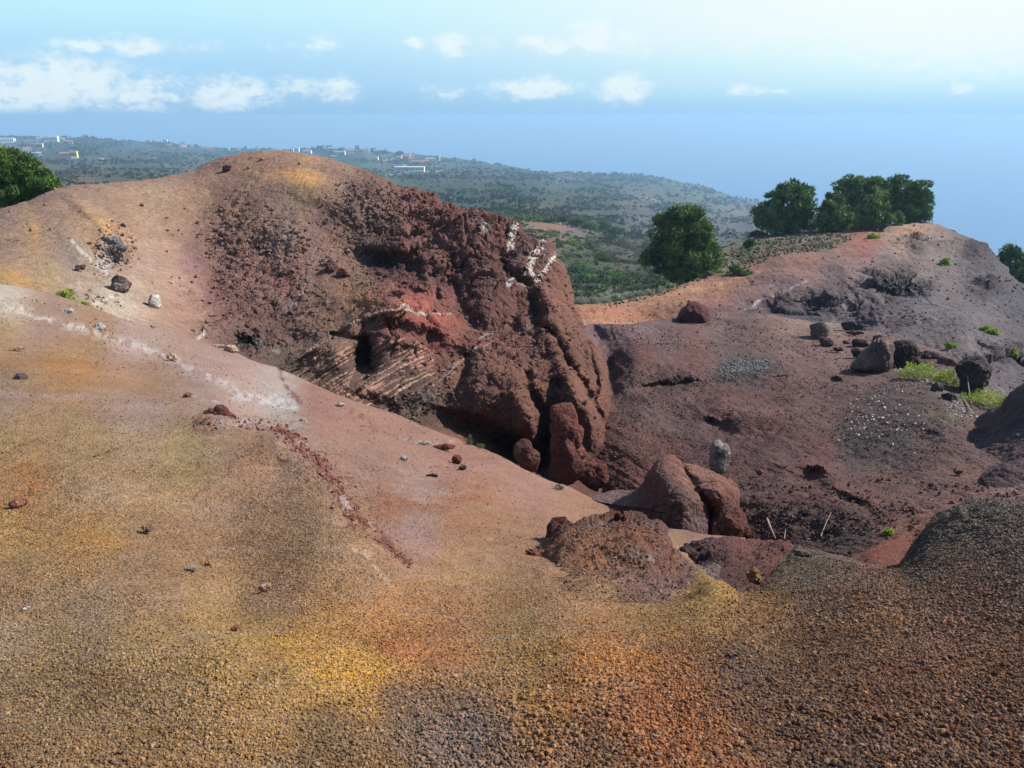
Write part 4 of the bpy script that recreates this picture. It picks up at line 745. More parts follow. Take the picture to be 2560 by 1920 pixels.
def stones(name, label, sh, n, dens, size, light=(0.75, 1.35), tint=0.25, flat=(0.6, 1.0), base='oct', tints=None, embed=0.15, mat=None, cat='gravel', elong=1.0, colfix=None, smooth=False, world=False):
    Pn, C, X, Y, D, Nn = pick(sh, n, dens, world)
    r = size(RNG.random(n), X, Y, D)
    bv, bf = (OCT_V, OCT_F) if base == 'oct' else ico(0) if base == 'ico' else ico(1)
    nb = len(bv); jit = 1 + (RNG.random((n, nb)) - 0.5) * (0.7 if base == 'oct' else 0.55)
    V = bv[None] * jit[..., None]
    V = V * (flat[0] + RNG.random((n, 1, 3)) * (flat[1] - flat[0])); V[..., 0] *= elong
    V = np.einsum('nij,nkj->nki', rotmats(n), V) * r[:, None, None]
    V = V + (Pn + Nn * (r * (0.5 - embed))[:, None])[:, None]
    c = C * (light[0] + RNG.random((n, 1)) * (light[1] - light[0]))
    if tints is not None:
        t = np.asarray([s2l(q) for q in tints]) * ALB; pickt = RNG.integers(0, len(t), n); m = (RNG.random(n) < tint)[:, None]
        c = np.where(m, c * 0.35 + t[pickt] * 0.65, c)
    if colfix is not None: c = s2l(colfix)[None] * (light[0] + RNG.random((n, 1)) * (light[1] - light[0]))
    c = np.clip(c, .004, .9)
    F = bf[None] + (np.arange(n) * nb)[:, None, None]
    o = make_mesh(name, V.reshape(-1, 3), F.reshape(-1, 3), mat or M_stone, np.repeat(c, nb, 0), smooth=smooth)
    return tag(o, label, cat, kind='stuff')


def ell(w, h, n=28, sq=2.4, seed=0, rag=0.1):
    rg = np.random.default_rng(seed + 100); a = np.linspace(0, 2 * np.pi, n, endpoint=False)
    c, s = np.cos(a), np.sin(a); r = (np.abs(c) ** sq + np.abs(s) ** sq) ** (-1 / sq)
    k = 1 + rag * sum(np.sin(a * f + rg.random() * 6.3) / f * 1.5 for f in (2, 3, 5, 7))
    return [(w / 2 * q * x, h / 2 * q * y) for q, x, y in zip(r * k, c, s)]


def shell(outline, x, y, d, thick, seed=0, amp=0.12, lam=None, power=0.8, nu=84, nv=56, lean=0.0, cuts=(), fine=0.5, blocky=0.0, planes=None, nfac=9, fac=(.62, .9)):
    """closed rock volume: its own outline, real width, height and depth"""
    pl = np.asarray(outline, float); c = np.array([0., 0.]); ang = np.arctan2(pl[:, 1], pl[:, 0]); o = np.argsort(ang); ang = ang[o]; rad = np.hypot(pl[o, 0], pl[o, 1])
    th = np.linspace(-np.pi, np.pi, nu, endpoint=False); R = np.interp(th, np.concatenate([ang - 2 * np.pi, ang, ang + 2 * np.pi]), np.tile(rad, 3))
    ph = np.linspace(0.0, np.pi, nv); sp = np.sin(ph) ** power; cp_ = np.sign(np.cos(ph)) * np.abs(np.cos(ph)) ** (1 - 0.5 * blocky)
    k = d / FOC
    sx = R[None] * sp[:, None] * np.cos(th)[None] * k; sz = -R[None] * sp[:, None] * np.sin(th)[None] * k; sy = -cp_[:, None] * thick * np.ones_like(th)[None]
    hw, hh = np.abs(sx).max(), np.abs(sz).max(); Q = np.stack([sx / hw, sy / thick, sz / hh], -1)
    rg = np.random.default_rng(seed * 13 + 5)
    if planes is None:
        planes = []
        for _ in range(nfac):
            nv_ = rg.normal(size=3); nv_ /= np.linalg.norm(nv_); nv_[1] -= .3; nv_ /= np.linalg.norm(nv_); planes.append((*nv_, rg.uniform(*fac)))
    for (a_, b_, c_, o_) in planes:
        nn_ = np.array([a_, b_, c_], float); nn_ /= np.linalg.norm(nn_); t_ = Q @ nn_ - o_; Q = Q - nn_ * (np.log1p(np.exp(np.clip(t_ * 14, -30, 30))) / 14 * .86)[..., None]
    sx, sy, sz = Q[..., 0] * hw, Q[..., 1] * thick, Q[..., 2] * hh
    sy = sy + lean * sz
    # plain axes at the rock: x across, y away along the ground, z up
    org = P(x, y, d); f = np.array([org[0], org[1], 0]); f /= np.linalg.norm(f); lat = np.array([f[1], -f[0], 0])
    tilt = (SP * 0.9)
    up = np.array([0, 0, 1.0]) * 1.03 + f * 0.0
    Vv = org + sx[..., None] * lat + sz[..., None] * up + sy[..., None] * f
    size = float(np.mean(R)) * k; lam = lam or size * 0.9
    cen = org; nrm = Vv - cen; nrm /= np.maximum(np.linalg.norm(nrm, axis=-1, keepdims=True), 1e-6)
    q = Vv / lam + seed * 7.3
    dis = (vnoise(q, 3) - .5) * 2 + (np.abs(vnoise(q * 2.1, 4) - .5) * 2 - .5) * .8 + (vnoise(q * 4.3, 5) - .5) * .5 * fine * 2 + (vnoise(q * 9, 6) - .5) * .4 * fine * 2 + (vnoise(q * 19, 7) - .5) * .22 * fine * 2
    Vv = Vv + nrm * (dis * amp * size)[..., None]
    for (cx, cy, cz, w_, dep) in cuts:    # planar cracks: cx*sx + cy*sz = cz
        t = np.abs(cx * sx / size + cy * sz / size - cz); Vv = Vv - nrm * (dep * size * np.exp(-(t / w_) ** 2))[..., None]
    i = np.arange(nv * nu).reshape(nv, nu); j = np.roll(i, -1, 1)
    F = np.stack([i[:-1], j[:-1], j[1:], i[1:]], -1).reshape(-1, 4)
    return Vv, F, dis


def rock(name, x, y, w, h, col, sh, label, seed=1, cat='rock', thick=None, d=None, amp=0.16, col2=None, outline=None, group=None, parent=None, rag=0.12, sq=2.6, lean=0.15, cuts=(), power=0.75, dz=0, mat=None, planes=None, nfac=9, fac=(.62, .9)):
    if d is None: _, d, _ = on(sh, x, y + h * 0.45)
    ol = outline or ell(w, h, seed=seed, rag=rag, sq=sq)
    if outline: ol = [(a - x, b - y) for a, b in outline]
    size = (w + h) / 4 / FOC * d
    big = w > 50
    Vv, F, dis = shell(ol, x, y, d + dz, thick or min(w, h) * 0.55 * d / FOC, seed, amp, lean=lean, cuts=cuts, power=power, nu=150 if big else 64, nv=100 if big else 40, planes=planes, nfac=nfac, fac=fac)
    c = s2l(col) * ALB; base = np.ones((Vv.shape[0], Vv.shape[1], 3)) * c
    n = fbm(Vv / size * 0.8 + seed, 1.2, 4, 9)
    if col2 is not None:
        m = np.clip(n * 3 + 0.35, 0, 1)[..., None]; base = base * (1 - m) + s2l(col2) * ALB * m
    base = base * np.clip(1 + 0.45 * fbm(Vv / size * 2.5, 1.5, 4, 19), .4, 1.7)[..., None]
    o = make_mesh(name, Vv.reshape(-1, 3), F, mat or M_rock, base.reshape(-1, 3), parent)
    if parent is None: tag(o, label, cat, group)
    elif label: o['label'] = label
    return o


def leaves(centers, rad, n_each, leaf, col_lo, col_hi, seed=0, up=0.35, hemi=False, thin=0.5, shape=(1, 1, 1), outward=0.7, shell_=0.55, orient=.8):
    """leaf-sized faces spread through clumps. centers (n,3), rad (n,), returns verts, tris, colours"""
    rg = np.random.default_rng(seed); n = len(centers); N_ = n * n_each
    d = rg.normal(size=(N_, 3)); d /= np.linalg.norm(d, axis=1)[:, None]
    if hemi: d[:, 2] = np.abs(d[:, 2])
    r = (shell_ + (1 - shell_) * rg.random(N_)) ; R = np.repeat(rad, n_each)
    c = np.repeat(centers, n_each, 0) + d * (r * R)[:, None] * np.asarray(shape)
    ax = d * outward + rg.normal(size=(N_, 3)) * 0.45 + np.array([0, 0, up]); ax /= np.linalg.norm(ax, axis=1)[:, None]
    mixr = d * 1.0 + rg.normal(size=(N_, 3)) * orient
    sd = np.cross(ax, mixr); sd /= np.linalg.norm(sd, axis=1)[:, None]
    L_ = (leaf if np.isscalar(leaf) else np.repeat(leaf, n_each)) * (0.6 + 0.8 * rg.random(N_))
    a = c - sd * (L_ * thin * .5)[:, None]; b = c + sd * (L_ * thin * .5)[:, None]; t = c + ax * L_[:, None]
    V = np.stack([a, b, t], 1).reshape(-1, 3); F = np.arange(N_ * 3).reshape(-1, 3)
    lo = np.asarray(col_lo); hi = np.asarray(col_hi)
    if lo.ndim == 2: lo = np.repeat(lo, n_each, 0); hi = np.repeat(hi, n_each, 0)
    k = np.clip(np.repeat(rg.random(n), n_each) * .6 + rg.random(N_) * .4, 0, 1)[:, None]
    col = lo * (1 - k) + hi * k
    return V, F, np.repeat(col, 3, 0)


def limb(pts, r0, r1, seg=8):
    """tapered tube through points"""
    pts = np.asarray(pts, float); n = len(pts); V = []
    for i, p in enumerate(pts):
        t = pts[min(i + 1, n - 1)] - pts[max(i - 1, 0)]; t /= np.linalg.norm(t) + 1e-9
        u = np.cross(t, [0.3, 1, 0.1]); u /= np.linalg.norm(u); w = np.cross(t, u); r = r0 + (r1 - r0) * i / (n - 1)
        V += [p + (u * math.cos(a) + w * math.sin(a)) * r for a in np.linspace(0, 2 * math.pi, seg, endpoint=False)]
    F = [(i * seg + k, i * seg + (k + 1) % seg, (i + 1) * seg + (k + 1) % seg, (i + 1) * seg + k) for i in range(n - 1) for k in range(seg)]
    return V, F


def merge(parts):
    V, F, o = [], [], 0
    for v, f in parts:
        v = np.asarray(v); V.append(v); F.append(np.asarray(f) + o); o += len(v)
    return np.concatenate(V), np.concatenate(F)


def empty(name, loc, label, cat, group=None):
    o = bpy.data.objects.new(name, None); COL.objects.link(o); o.location = loc; return tag(o, label, cat, group)


def local(V, loc): return np.asarray(V) - np.asarray(loc)


def tree(name, lobes, base, d, label, cat='tree', group=None, clump=7.5, dens=1.0, lo=(26, 42, 26), hi=(92, 116, 52), trunk_w=5, leafk=0.6, seed=1, needle=True, n_each=46, matl=None, limbs=5, grey=False):
    """lobes: (x, y, rx, ry, depth offset in m) of the crown; base: (x, y) of the trunk's foot"""
    rg = np.random.default_rng(seed); k = d / FOC; b = P(base[0], base[1], d); fwd = np.array([b[0], b[1], 0]); fwd /= np.linalg.norm(fwd); lat = np.array([fwd[1], -fwd[0], 0]); upv = np.array([0, 0, 1.])
    cs = []; rs = []; bc = []
    for (x, y, rx, ry, off) in lobes:
        rx *= .93; ry *= .93
        c = P(x, y, d) + fwd * off; bc.append(c); rz = (rx + ry) / 2
        n = max(6, int(dens * 1.15 * (rx * ry + rx * rz + ry * rz) / 3 * 4 / (clump ** 2)))
        q = rg.normal(size=(n, 3)); q /= np.linalg.norm(q, axis=1)[:, None]
        lump = 0.7 + 0.56 * vnoise(q * 3.4 + seed * 3.1 + x, 5)
        q = q * (lump * (1 - 0.35 * rg.random(n) ** 1.5))[:, None]
        cs.append(c + (q[:, :1] * rx * lat + q[:, 1:2] * rz * fwd + q[:, 2:] * ry * upv) * k); rs.append(np.full(n, clump * k) * (0.45 + 0.95 * rg.random(n)))
    cs = np.concatenate(cs); rs = np.concatenate(rs)
    root = empty(name, b, label, cat, group)
    V, F, C = leaves(cs, rs, n_each, clump * k * leafk, s2l(lo), s2l(hi), seed, up=0.5 if needle else 0.2, thin=0.5 if needle else 0.7, shape=(1, 1, .8), outward=0.3, shell_=0.7 if needle else .5, orient=.35)
    make_mesh('crown', local(V, b), F, matl or (M_needle if needle else M_leaf), C, root, smooth=False)
    top = np.mean(bc, 0); parts = [limb([b - upv * .3, b * .65 + top * .35, b * .3 + top * .7, top], trunk_w * k, trunk_w * k * .35)]
    for c in bc[:limbs + 1]:
        for _ in range(2):
            s = b + (top - b) * rg.uniform(.25, .7); e = c + rg.normal(size=3) * clump * k; parts.append(limb([s, (s + e) / 2 - upv * .1 * np.linalg.norm(e - s), e], trunk_w * k * .4, trunk_w * k * .12, 6))
    v, f = merge(parts); make_mesh('trunk', local(v, b), f, M_bark, None, root)
    return root


def bush(name, x, y, w, h, sh, label, cat='bush', lo=(40, 58, 32), hi=(112, 134, 66), seed=1, group=None, d=None, n=None, leaf=3.2, thin=0.6, dz=0, up=.4):
    """low plant: stems and many leaves over a domed crown; x, y its foot"""
    rg = np.random.default_rng(seed)
    if d is None: b, d, _ = on(sh, x, y); b = np.array(b)
    else: b = P(x, y, d)
    k = d / FOC; cl = max(3.2, min(w, h) * .22); nc = max(5, int(w * h / cl ** 2 * 1.1)) if n is None else n
    q = rg.normal(size=(nc, 3)); q /= np.linalg.norm(q, axis=1)[:, None]; q[:, 2] = np.abs(q[:, 2]); q *= (1 - .45 * rg.random(nc) ** 1.5)[:, None] * (0.8 + .35 * vnoise(q * 2 + seed, 3))[:, None]
    fwd = np.array([b[0], b[1], 0]); fwd /= np.linalg.norm(fwd); lat = np.array([fwd[1], -fwd[0], 0])
    cs = b + (q[:, :1] * w / 2 * lat + q[:, 1:2] * w * .4 * fwd + q[:, 2:] * h * np.array([0, 0, 1.])) * k
    root = empty(name, b, label, cat, group)
    V, F, C = leaves(cs, np.full(nc, cl * k), 34, leaf * k, s2l(lo), s2l(hi), seed, up=up, thin=thin, outward=.6)
    make_mesh('foliage', local(V, b), F, M_leaf, C, root, smooth=False)
    parts = [limb([b, b * .5 + c * .5, c], .5 * k, .25 * k, 4) for c in cs[:: max(1, nc // 9)]]
    v, f = merge(parts); make_mesh('stems', local(v, b), f, M_bark, None, root)
    return root


# ================================================================= LOOSE CINDER
FG = lambda X, Y, R: (Y > 1395) * 1.0
stones('gravel', 'coarse brown and orange cinder gravel covering the ground at the viewer\'s feet', 'ground', 82000, lambda X, Y, R: (Y < 1740) * np.clip((Y - 1300) / 260, 0, 1.3) ** 1.5 * (1 - .75 * np.exp(-((X - 760) / 150) ** 2 - ((Y - 1420) / 45) ** 2)),
       lambda u, X, Y, D: (0.0027 + 0.0050 * u ** 2.0 + .004 * u ** 24) * (0.85 + .3 * (X > 900)), light=(.62, 1.5), tint=.3, base='ico', tints=[(172, 150, 124), (140, 120, 108), (84, 70, 66), (196, 140, 60), (150, 84, 52), (120, 100, 90)], embed=.1)
stones('gravel', 'fine ochre cinder gravel strewn over the slope behind the yellow patch', 'ground', 70000, lambda X, Y, R: np.clip((Y - 900) / 300, 0, 1) * np.clip((1560 - Y) / 160, 0, 1) * (X > -60) * (X < 2280) * (0.45 + .65 * np.clip(vnoise(np.stack([X / 90, Y / 30, X * 0], -1), 3) * 3 - 1, 0, 1)) * (1 - .7 * (X > 850) * (X < 1150) * (Y < 1260)),
       lambda u, X, Y, D: (0.0036 + 0.006 * u ** 2.5), light=(.6, 1.35), tint=.2, base='ico', tints=[(190, 172, 150), (84, 66, 62), (196, 150, 84), (130, 84, 60)], embed=.15)
stones('gravel', 'sparse small stones scattered over the tan slope on the left', 'ground', 26000, lambda X, Y, R: (Y > 640) * (Y <= 1180) * (X < 1500) * (0.12 + np.clip(vnoise(np.stack([X / 110, Y / 35, X * 0 + 5], -1), 3) * 3.2 - 1.3, 0, 1)) * np.where((X < 820) & (Y > 900), 1.6, .5),
       lambda u, X, Y, D: (0.8 + 2.0 * u ** 6) * D / FOC, light=(.5, 1.3), tint=.22, tints=[(205, 195, 185), (90, 70, 66), (120, 60, 50)], embed=.1)
stones('gravel', 'dark grey cinder gravel on the two mounds at the lower right', 'ground', 34000, lambda X, Y, R: (X > 1560) * np.clip((1400 - Y) / 120, 0, 1) * (Y > 1070) * np.clip((X - 1560) / 300, .3, 1),
       lambda u, X, Y, D: (0.006 + 0.011 * u ** 3), light=(.6, 1.9), tint=.3, tints=[(130, 122, 116), (96, 88, 84), (140, 96, 66)], embed=.1)
stones('gravel', 'rubble and clinker on the jagged mound in the middle foreground', 'cinder_mound_front', 4200, lambda X, Y, R: .4 + R * 12, lambda u, X, Y, D: (1.1 + 4.2 * u ** 5) * D / FOC, light=(.5, 1.4), tint=.25, tints=[(170, 160, 150), (90, 56, 48), (120, 104, 96)], embed=.1)
stones('gravel', 'dark red rubble on the low mound behind the jagged one', 'cinder_mound_dark', 1800, lambda X, Y, R: .4 + R * 12, lambda u, X, Y, D: (1. + 3.5 * u ** 5) * D / FOC, light=(.5, 1.4), tint=.15, tints=[(150, 140, 132), (90, 56, 48)])
stones('rubble', 'dark clinker rubble strewn over the red hill face', 'red_hill', 15000, lambda X, Y, R: np.clip(R - .028, 0, .2) ** 1.2 * (1 + 3 * np.clip(vnoise(np.stack([X / 28, Y / 22, X * 0 + 5], -1), 3) * 3 - 1.4, 0, 1)) + .0006,
       lambda u, X, Y, D: (1.1 + 6.0 * u ** 9) * D / FOC, light=(.6, 1.45), tint=.12, tints=[(150, 138, 134), (90, 62, 60)], cat='rubble', embed=.2)
stones('rubble', 'pale grey broken blocks in the white vein on the left of the hill', 'red_hill', 260, lambda X, Y, R: np.exp(-((X - 235) / 26) ** 2 - ((Y - 545) / 26) ** 2) + .5 * np.exp(-((X - 215) / 40) ** 2 - ((Y - 650) / 14) ** 2), lambda u, X, Y, D: (1.5 + 5.0 * u ** 3) * D / FOC,
       light=(.7, 1.1), tint=.7, tints=[(200, 192, 184), (176, 168, 160), (110, 96, 92)], cat='rubble', embed=.1)
stones('rubble', 'dark stones scattered over the maroon gully floor', 'gully_floor', 26000, lambda X, Y, R: .25 + 1.2 * np.clip(vnoise(np.stack([X / 80, Y / 24, X * 0 + 5], -1), 3) * 3 - 1.4, 0, 1) + 2.2 * np.exp(-((X - 1920) / 110) ** 2 - ((Y - 930) / 45) ** 2) + 1.3 * np.exp(-((X - 1720) / 170) ** 2 - ((Y - 1130) / 36) ** 2) + 1.2 * np.exp(-((X - 1420) / 120) ** 2 - ((Y - 870) / 30) ** 2),
       lambda u, X, Y, D: (1.0 + (2.5 + 3 * (Y > 1040)) * u ** 7) * D / FOC, light=(.5, 1.5), tint=.25, tints=[(150, 138, 132), (84, 76, 74), (112, 64, 58)], cat='rubble', embed=.1)
stones('rubble', 'round grey patch of stones on the maroon plateau', 'gully_floor', 1500, lambda X, Y, R: np.exp(-(((X - 1615) / 46) ** 2 + ((Y - 797) / 14) ** 2) ** 1.4), lambda u, X, Y, D: (1.3 + 1.8 * u ** 2) * D / FOC,
       light=(.6, 1.25), colfix=(128, 126, 120), cat='rubble', embed=.1)
stones('rubble', 'dark stones scattered over the grey ash ridge', 'hill_ridge', 3800, lambda X, Y, R: .12 + R * 14, lambda u, X, Y, D: (1.0 + 3.2 * u ** 6) * D / FOC, light=(.45, 1.3), tint=.15, tints=[(150, 140, 134), (70, 62, 64)], cat='rubble')
stones('grass_tufts', 'grey green dry tufts dotting the back of the orange ridge', 'hill_ridge', 1300, lambda X, Y, R: 1.0 * inpoly(X, Y, [(1540, 590), (1562, 545), (1640, 520), (1770, 505), (1850, 512), (1800, 540), (1700, 552), (1640, 570), (1560, 600)]) + .9 * inpoly(X, Y, [(1250, 655), (1420, 630), (1530, 590), (1530, 600), (1420, 642), (1300, 662)]),
       lambda u, X, Y, D: (1.6 + 2.8 * u ** 2) * D / FOC, light=(.6, 1.2), colfix=(98, 104, 70), cat='grass', base='ico', flat=(.5, 1), mat=M_leaf)
for lb_, pl_, n_ in (('pale crust fragments on the notch at the top right of the cliff', [(1104, 530), (1106, 512), (1112, 492)], 240), ('white crust fragments along the left edge of the tilted slab', [(1172, 524), (1152, 560), (1138, 588)], 260), ('white crust fragments along the right edge of the tilted slab', [(1196, 553), (1180, 580), (1160, 606)], 120), ('grey and white fragments in the dark notch above the cliff', [(1000, 478), (1020, 490), (1050, 500)], 160)):
    stones('crust', lb_, 'red_hill', n_, (lambda q: lambda X, Y, R: np.exp(-(pl_dist(X, Y, q)[0] / 5.5) ** 2))(pl_), lambda u, X, Y, D: (1.2 + 3.0 * u ** 2) * D / FOC, light=(.75, 1.05), colfix=(226, 208, 188) if 'grey' not in lb_ else (170, 166, 162), base='ico', flat=(.35, .9), cat='crust', embed=.2)
stones('gravel', 'brown cinder gravel on the ground beside and behind the viewer', 'ground', 30000, lambda X, Y, R: 1.0, lambda u, X, Y, D: .0045 + .008 * u ** 2, light=(.6, 1.5), tint=.3, base='oct', tints=[(172, 150, 124), (140, 120, 108), (84, 70, 66)], embed=.1, world=True)
# bleached chips of wood on the gully floor
M_chip = mat_plain('bleached_wood', (214, 206, 192), .8, .12, 8)
stones('wood_chips', 'bleached white chips scattered over dark stones of the gully floor', 'gully_floor', 330, lambda X, Y, R: np.exp(-((X - 1900) / 75) ** 2 - ((Y - 905) / 36) ** 2) + 2.6 * inpoly(X, Y, [(1912, 786), (1935, 786), (1990, 808), (2030, 822), (2040, 832), (1990, 822), (1930, 802)]) + 2.6 * inpoly(X, Y, [(2030, 868), (2060, 872), (2110, 896), (2104, 904), (2050, 890)]),
       lambda u, X, Y, D: (2.0 + 2.4 * u ** 3) * D / FOC, flat=(.35, .6), elong=2.2, light=(.7, 1.0), colfix=(225, 220, 208), cat='chips', mat=M_chip, embed=-.1)

# ================================================================= NAMED ROCKS
sb = sheet('split_boulder', [(1281, 1075), (1306, 1064), (1340, 1061), (1380, 1057), (1390, 1044), (1402, 1018), (1420, 994), (1436, 984), (1456, 984), (1472, 1000), (1500, 1003), (1535, 1017), (1565, 1033), (1588, 1046), (1597, 1056)],
      [(1281, 1081), (1340, 1092), (1386, 1096), (1430, 1108), (1476, 1136), (1505, 1147), (1531, 1136), (1560, 1122), (1585, 1108), (1597, 1092)],
      [(1281, 1078, 20), (1340, 1068, 19.8), (1340, 1090, 19.2), (1388, 1060, 19), (1386, 1093, 18.4), (1436, 986, 19.2), (1472, 1000, 18.9), (1430, 1030, 17.9), (1450, 1080, 16.9), (1480, 1125, 16.6), (1505, 1143, 16.8), (1505, 1080, 16.9), (1533, 1110, 17.4), (1520, 1028, 18.3), (1550, 1062, 17.2), (1596, 1055, 18.3), (1590, 1098, 18.0), (1560, 1110, 17.5), (1410, 1060, 18.1)],
      [(1281, 1078, 150, 118, 110), (1340, 1075, 128, 98, 92), (1400, 1050, 110, 78, 70), (1440, 1000, 134, 88, 72), (1430, 1050, 104, 74, 68), (1460, 1100, 98, 72, 66), (1500, 1125, 120, 92, 88), (1500, 1020, 150, 98, 78), (1550, 1040, 148, 96, 74), (1590, 1060, 136, 84, 66), (1560, 1085, 120, 74, 62), (1570, 1105, 126, 84, 72)],  # lighter tops and darker fronts put sun and shade into the colour
      M_rock, 420, 260, base_rough=.014, L0=.8, back=(1.6, 2.2), rnd=(7, .5), edge_wob=2.5, warp=10, kind=None, lside=(1.0, 1.0), side=(1.4, 1.8), bottom_skirt=1.2, facet=[(.6, .06, [(1480, 1060, 90, 80, 1)])],
      grooves=[([(1468, 996), (1484, 1024), (1506, 1056), (1526, 1082), (1535, 1106), (1534, 1134)], 5.5, .75)], rough=[(1590, 1050, 20, 20, .02), (1440, 1110, 60, 30, .01)])
tag(sb, 'big rounded red boulder split by a diagonal crack, with a low tail running left', 'boulder')
rock('red_ledge', 1585, 1138, 76, 76, (104, 58, 50), 'gully_floor', 'crumbling dark red block under the right end of the split boulder', 12, 'ledge', d=16.3, amp=.16, thick=.5)
rock('leaning_pillar', 1218, 965, 66, 176, (120, 72, 58), 'red_hill', 'tall squarish red pillar leaning against the foot of the cliff', 13, 'rock', d=24.6, thick=.55, amp=.15, power=.5,
     outline=[(1188, 882), (1205, 876), (1232, 875), (1242, 890), (1250, 915), (1252, 960), (1256, 1040), (1255, 1055), (1225, 1050), (1190, 1032), (1193, 985), (1198, 950), (1192, 915), (1186, 895)], lean=.1)
rock('leaning_pillar', 1222, 998, 50, 110, (100, 60, 52), 'red_hill', 'smaller pointed red slab in front of the tall pillar', 14, 'rock', d=23.9, thick=.35, amp=.1,
     outline=[(1228, 940), (1238, 950), (1246, 985), (1252, 1050), (1225, 1052), (1192, 1035), (1200, 990), (1212, 955)], lean=.15)
rock('fallen_slab', 1141, 984, 76, 84, (104, 66, 56), 'ground', 'smooth dark slab fallen in the shaded hollow below the cliff', 15, 'rock', d=22.6, thick=.35, amp=.09, power=.5,
     outline=[(1120, 947), (1133, 950), (1150, 975), (1174, 1000), (1176, 1012), (1163, 1022), (1140, 1018), (1120, 1000), (1108, 975)], lean=.3)
rock('red_block', 1280, 1026, 62, 62, (112, 62, 52), 'gully_floor', 'cracked brick red block at the right foot of the cliff', 16, 'rock', d=25.4, amp=.2, thick=.5)
rock('boulder', 1140, 1028, 60, 16, (108, 68, 58), 'ground', 'low dark hump at the lip below the fallen slab', 17, 'rock', d=21.4, amp=.12)
rock('standing_stone', 1556, 985, 44, 64, (150, 140, 134), 'gully_floor', 'upright grey block with a pale flat side beside the round pit', 21, 'rock', planes=[(.3, -1, .35, .7), (.8, -.5, .1, .75)], power=.32, sq=5, rag=.05, amp=.09, outline=[(1540, 957), (1551, 954), (1557, 960), (1570, 962), (1577, 975), (1577, 1000), (1568, 1018), (1550, 1020), (1537, 1010), (1536, 985)], col2=(110, 98, 92), thick=.36)
rock('boulder', 1769, 714, 42, 40, (128, 114, 104), 'gully_floor', 'rounded knobbly grey boulder casting a shadow on the plateau', 22, 'boulder', amp=.14)
rock('flat_rock', 1846, 706, 62, 17, (88, 78, 76), 'gully_floor', 'long flat dark rock tapering right, topmost beside the boulder', 23, 'rock', outline=[(1818, 703), (1830, 697), (1850, 699), (1876, 712), (1870, 715), (1840, 714), (1820, 712)])
rock('flat_rock', 1848, 719, 44, 10, (110, 94, 90), 'gully_floor', 'thin grey slab just below the long flat dark rock', 24, 'rock')
rock('flat_rock', 1788, 741, 38, 20, (112, 82, 78), 'gully_floor', 'low mauve rock just below the rounded grey boulder', 25, 'rock')
rock('flat_rock', 1856, 740, 40, 18, (92, 70, 68), 'gully_floor', 'low dark rock between the boulder and the cone shaped rock', 26, 'rock')
rock('flat_rock', 1828, 740, 16, 9, (100, 66, 64), 'gully_floor', 'smallest dark stone among the low rocks by the boulder', 27, 'rock')
rock('flat_rock', 1902, 731, 36, 13, (88, 80, 78), 'gully_floor', 'flat dark stone touching the top left of the cone shaped rock', 28, 'rock')
rock('flat_rock', 1812, 755, 22, 10, (98, 58, 56), 'gully_floor', 'small dark red stone below the low rocks near the boulder', 29, 'rock')
rock('cone_rock', 1890, 764, 92, 76, (110, 94, 88), 'gully_floor', 'cone shaped grooved brown rock above the white chips', 30, 'rock', amp=.13, planes=[(-.5, -.6, .5, .55)], power=.5, thick=1.0, cuts=((1, .35, .25, .06, .12), (1, .3, .45, .05, .1)),
     outline=[(1896, 730), (1910, 729), (1922, 742), (1926, 765), (1924, 792), (1890, 797), (1845, 796), (1858, 782), (1876, 756)], col2=(140, 112, 98))
rock('dark_rock', 1953, 764, 66, 62, (84, 70, 66), 'gully_floor', 'dark rough rock right of the cone shaped rock', 31, 'rock', planes=[], power=.5, amp=.24, thick=.8, dz=.6, outline=[(1930, 745), (1950, 732), (1968, 732), (1980, 752), (1984, 775), (1975, 792), (1945, 796), (1928, 790), (1924, 765)])
rock('dark_rock', 2010, 772, 60, 30, (104, 84, 78), 'gully_floor', 'low brown bank of rock above the yellow green shrub', 32, 'rock', amp=.22, dz=1.0)
rock('dark_rock', 2046, 786, 50, 26, (126, 98, 90), 'gully_floor', 'pinkish brown rock bank above the right end of the shrub', 37, 'rock', amp=.2, dz=1.0)
rock('dark_rock', 2102, 812, 60, 84, (88, 78, 76), 'gully_floor', 'tall dark block with sheer shaded side right of the shrub', 33, 'rock', planes=[(-.3, -1, 0, .6)], power=.42, amp=.2, thick=.9, outline=[(2072, 790), (2090, 775), (2112, 772), (2128, 785), (2130, 806), (2118, 830), (2112, 848), (2088, 850), (2078, 825)])
rock('dark_rock', 1852, 762, 24, 22, (84, 64, 62), 'gully_floor', 'small dark stone at the left foot of the cone shaped rock', 34, 'rock')
rock('dark_rock', 2022, 838, 26, 22, (96, 90, 88), 'gully_floor', 'grey block under the big yellow green shrub', 35, 'rock', amp=.2)
rock('dark_rock', 2050, 858, 36, 24, (82, 74, 72), 'gully_floor', 'dark block between the two yellow green shrubs', 36, 'rock', amp=.2)
rock('red_hump', 1494, 674, 74, 36, (104, 66, 64), 'gully_floor', 'dark red hump on the crest of the plateau below the orange slope', 38, 'rock', d=53, amp=.12, outline=[(1460, 692), (1478, 668), (1495, 656), (1515, 658), (1532, 676), (1538, 692)], thick=1.6)
rock('white_boulder', 334, 650, 34, 27, (226, 220, 206), 'red_hill', 'bright white boulder on the pink slope of the bowl', 40, 'boulder', amp=.14, col2=(196, 186, 172))
rock('boulder', 262, 614, 42, 34, (150, 136, 130), 'red_hill', 'grey pointed boulder above and left of the white boulder', 41, 'boulder', amp=.2, col2=(104, 74, 70))
rock('boulder', 246, 520, 40, 16, (150, 142, 136), 'red_hill', 'upper grey outcrop of the white vein on the left', 42, 'rock', amp=.26)
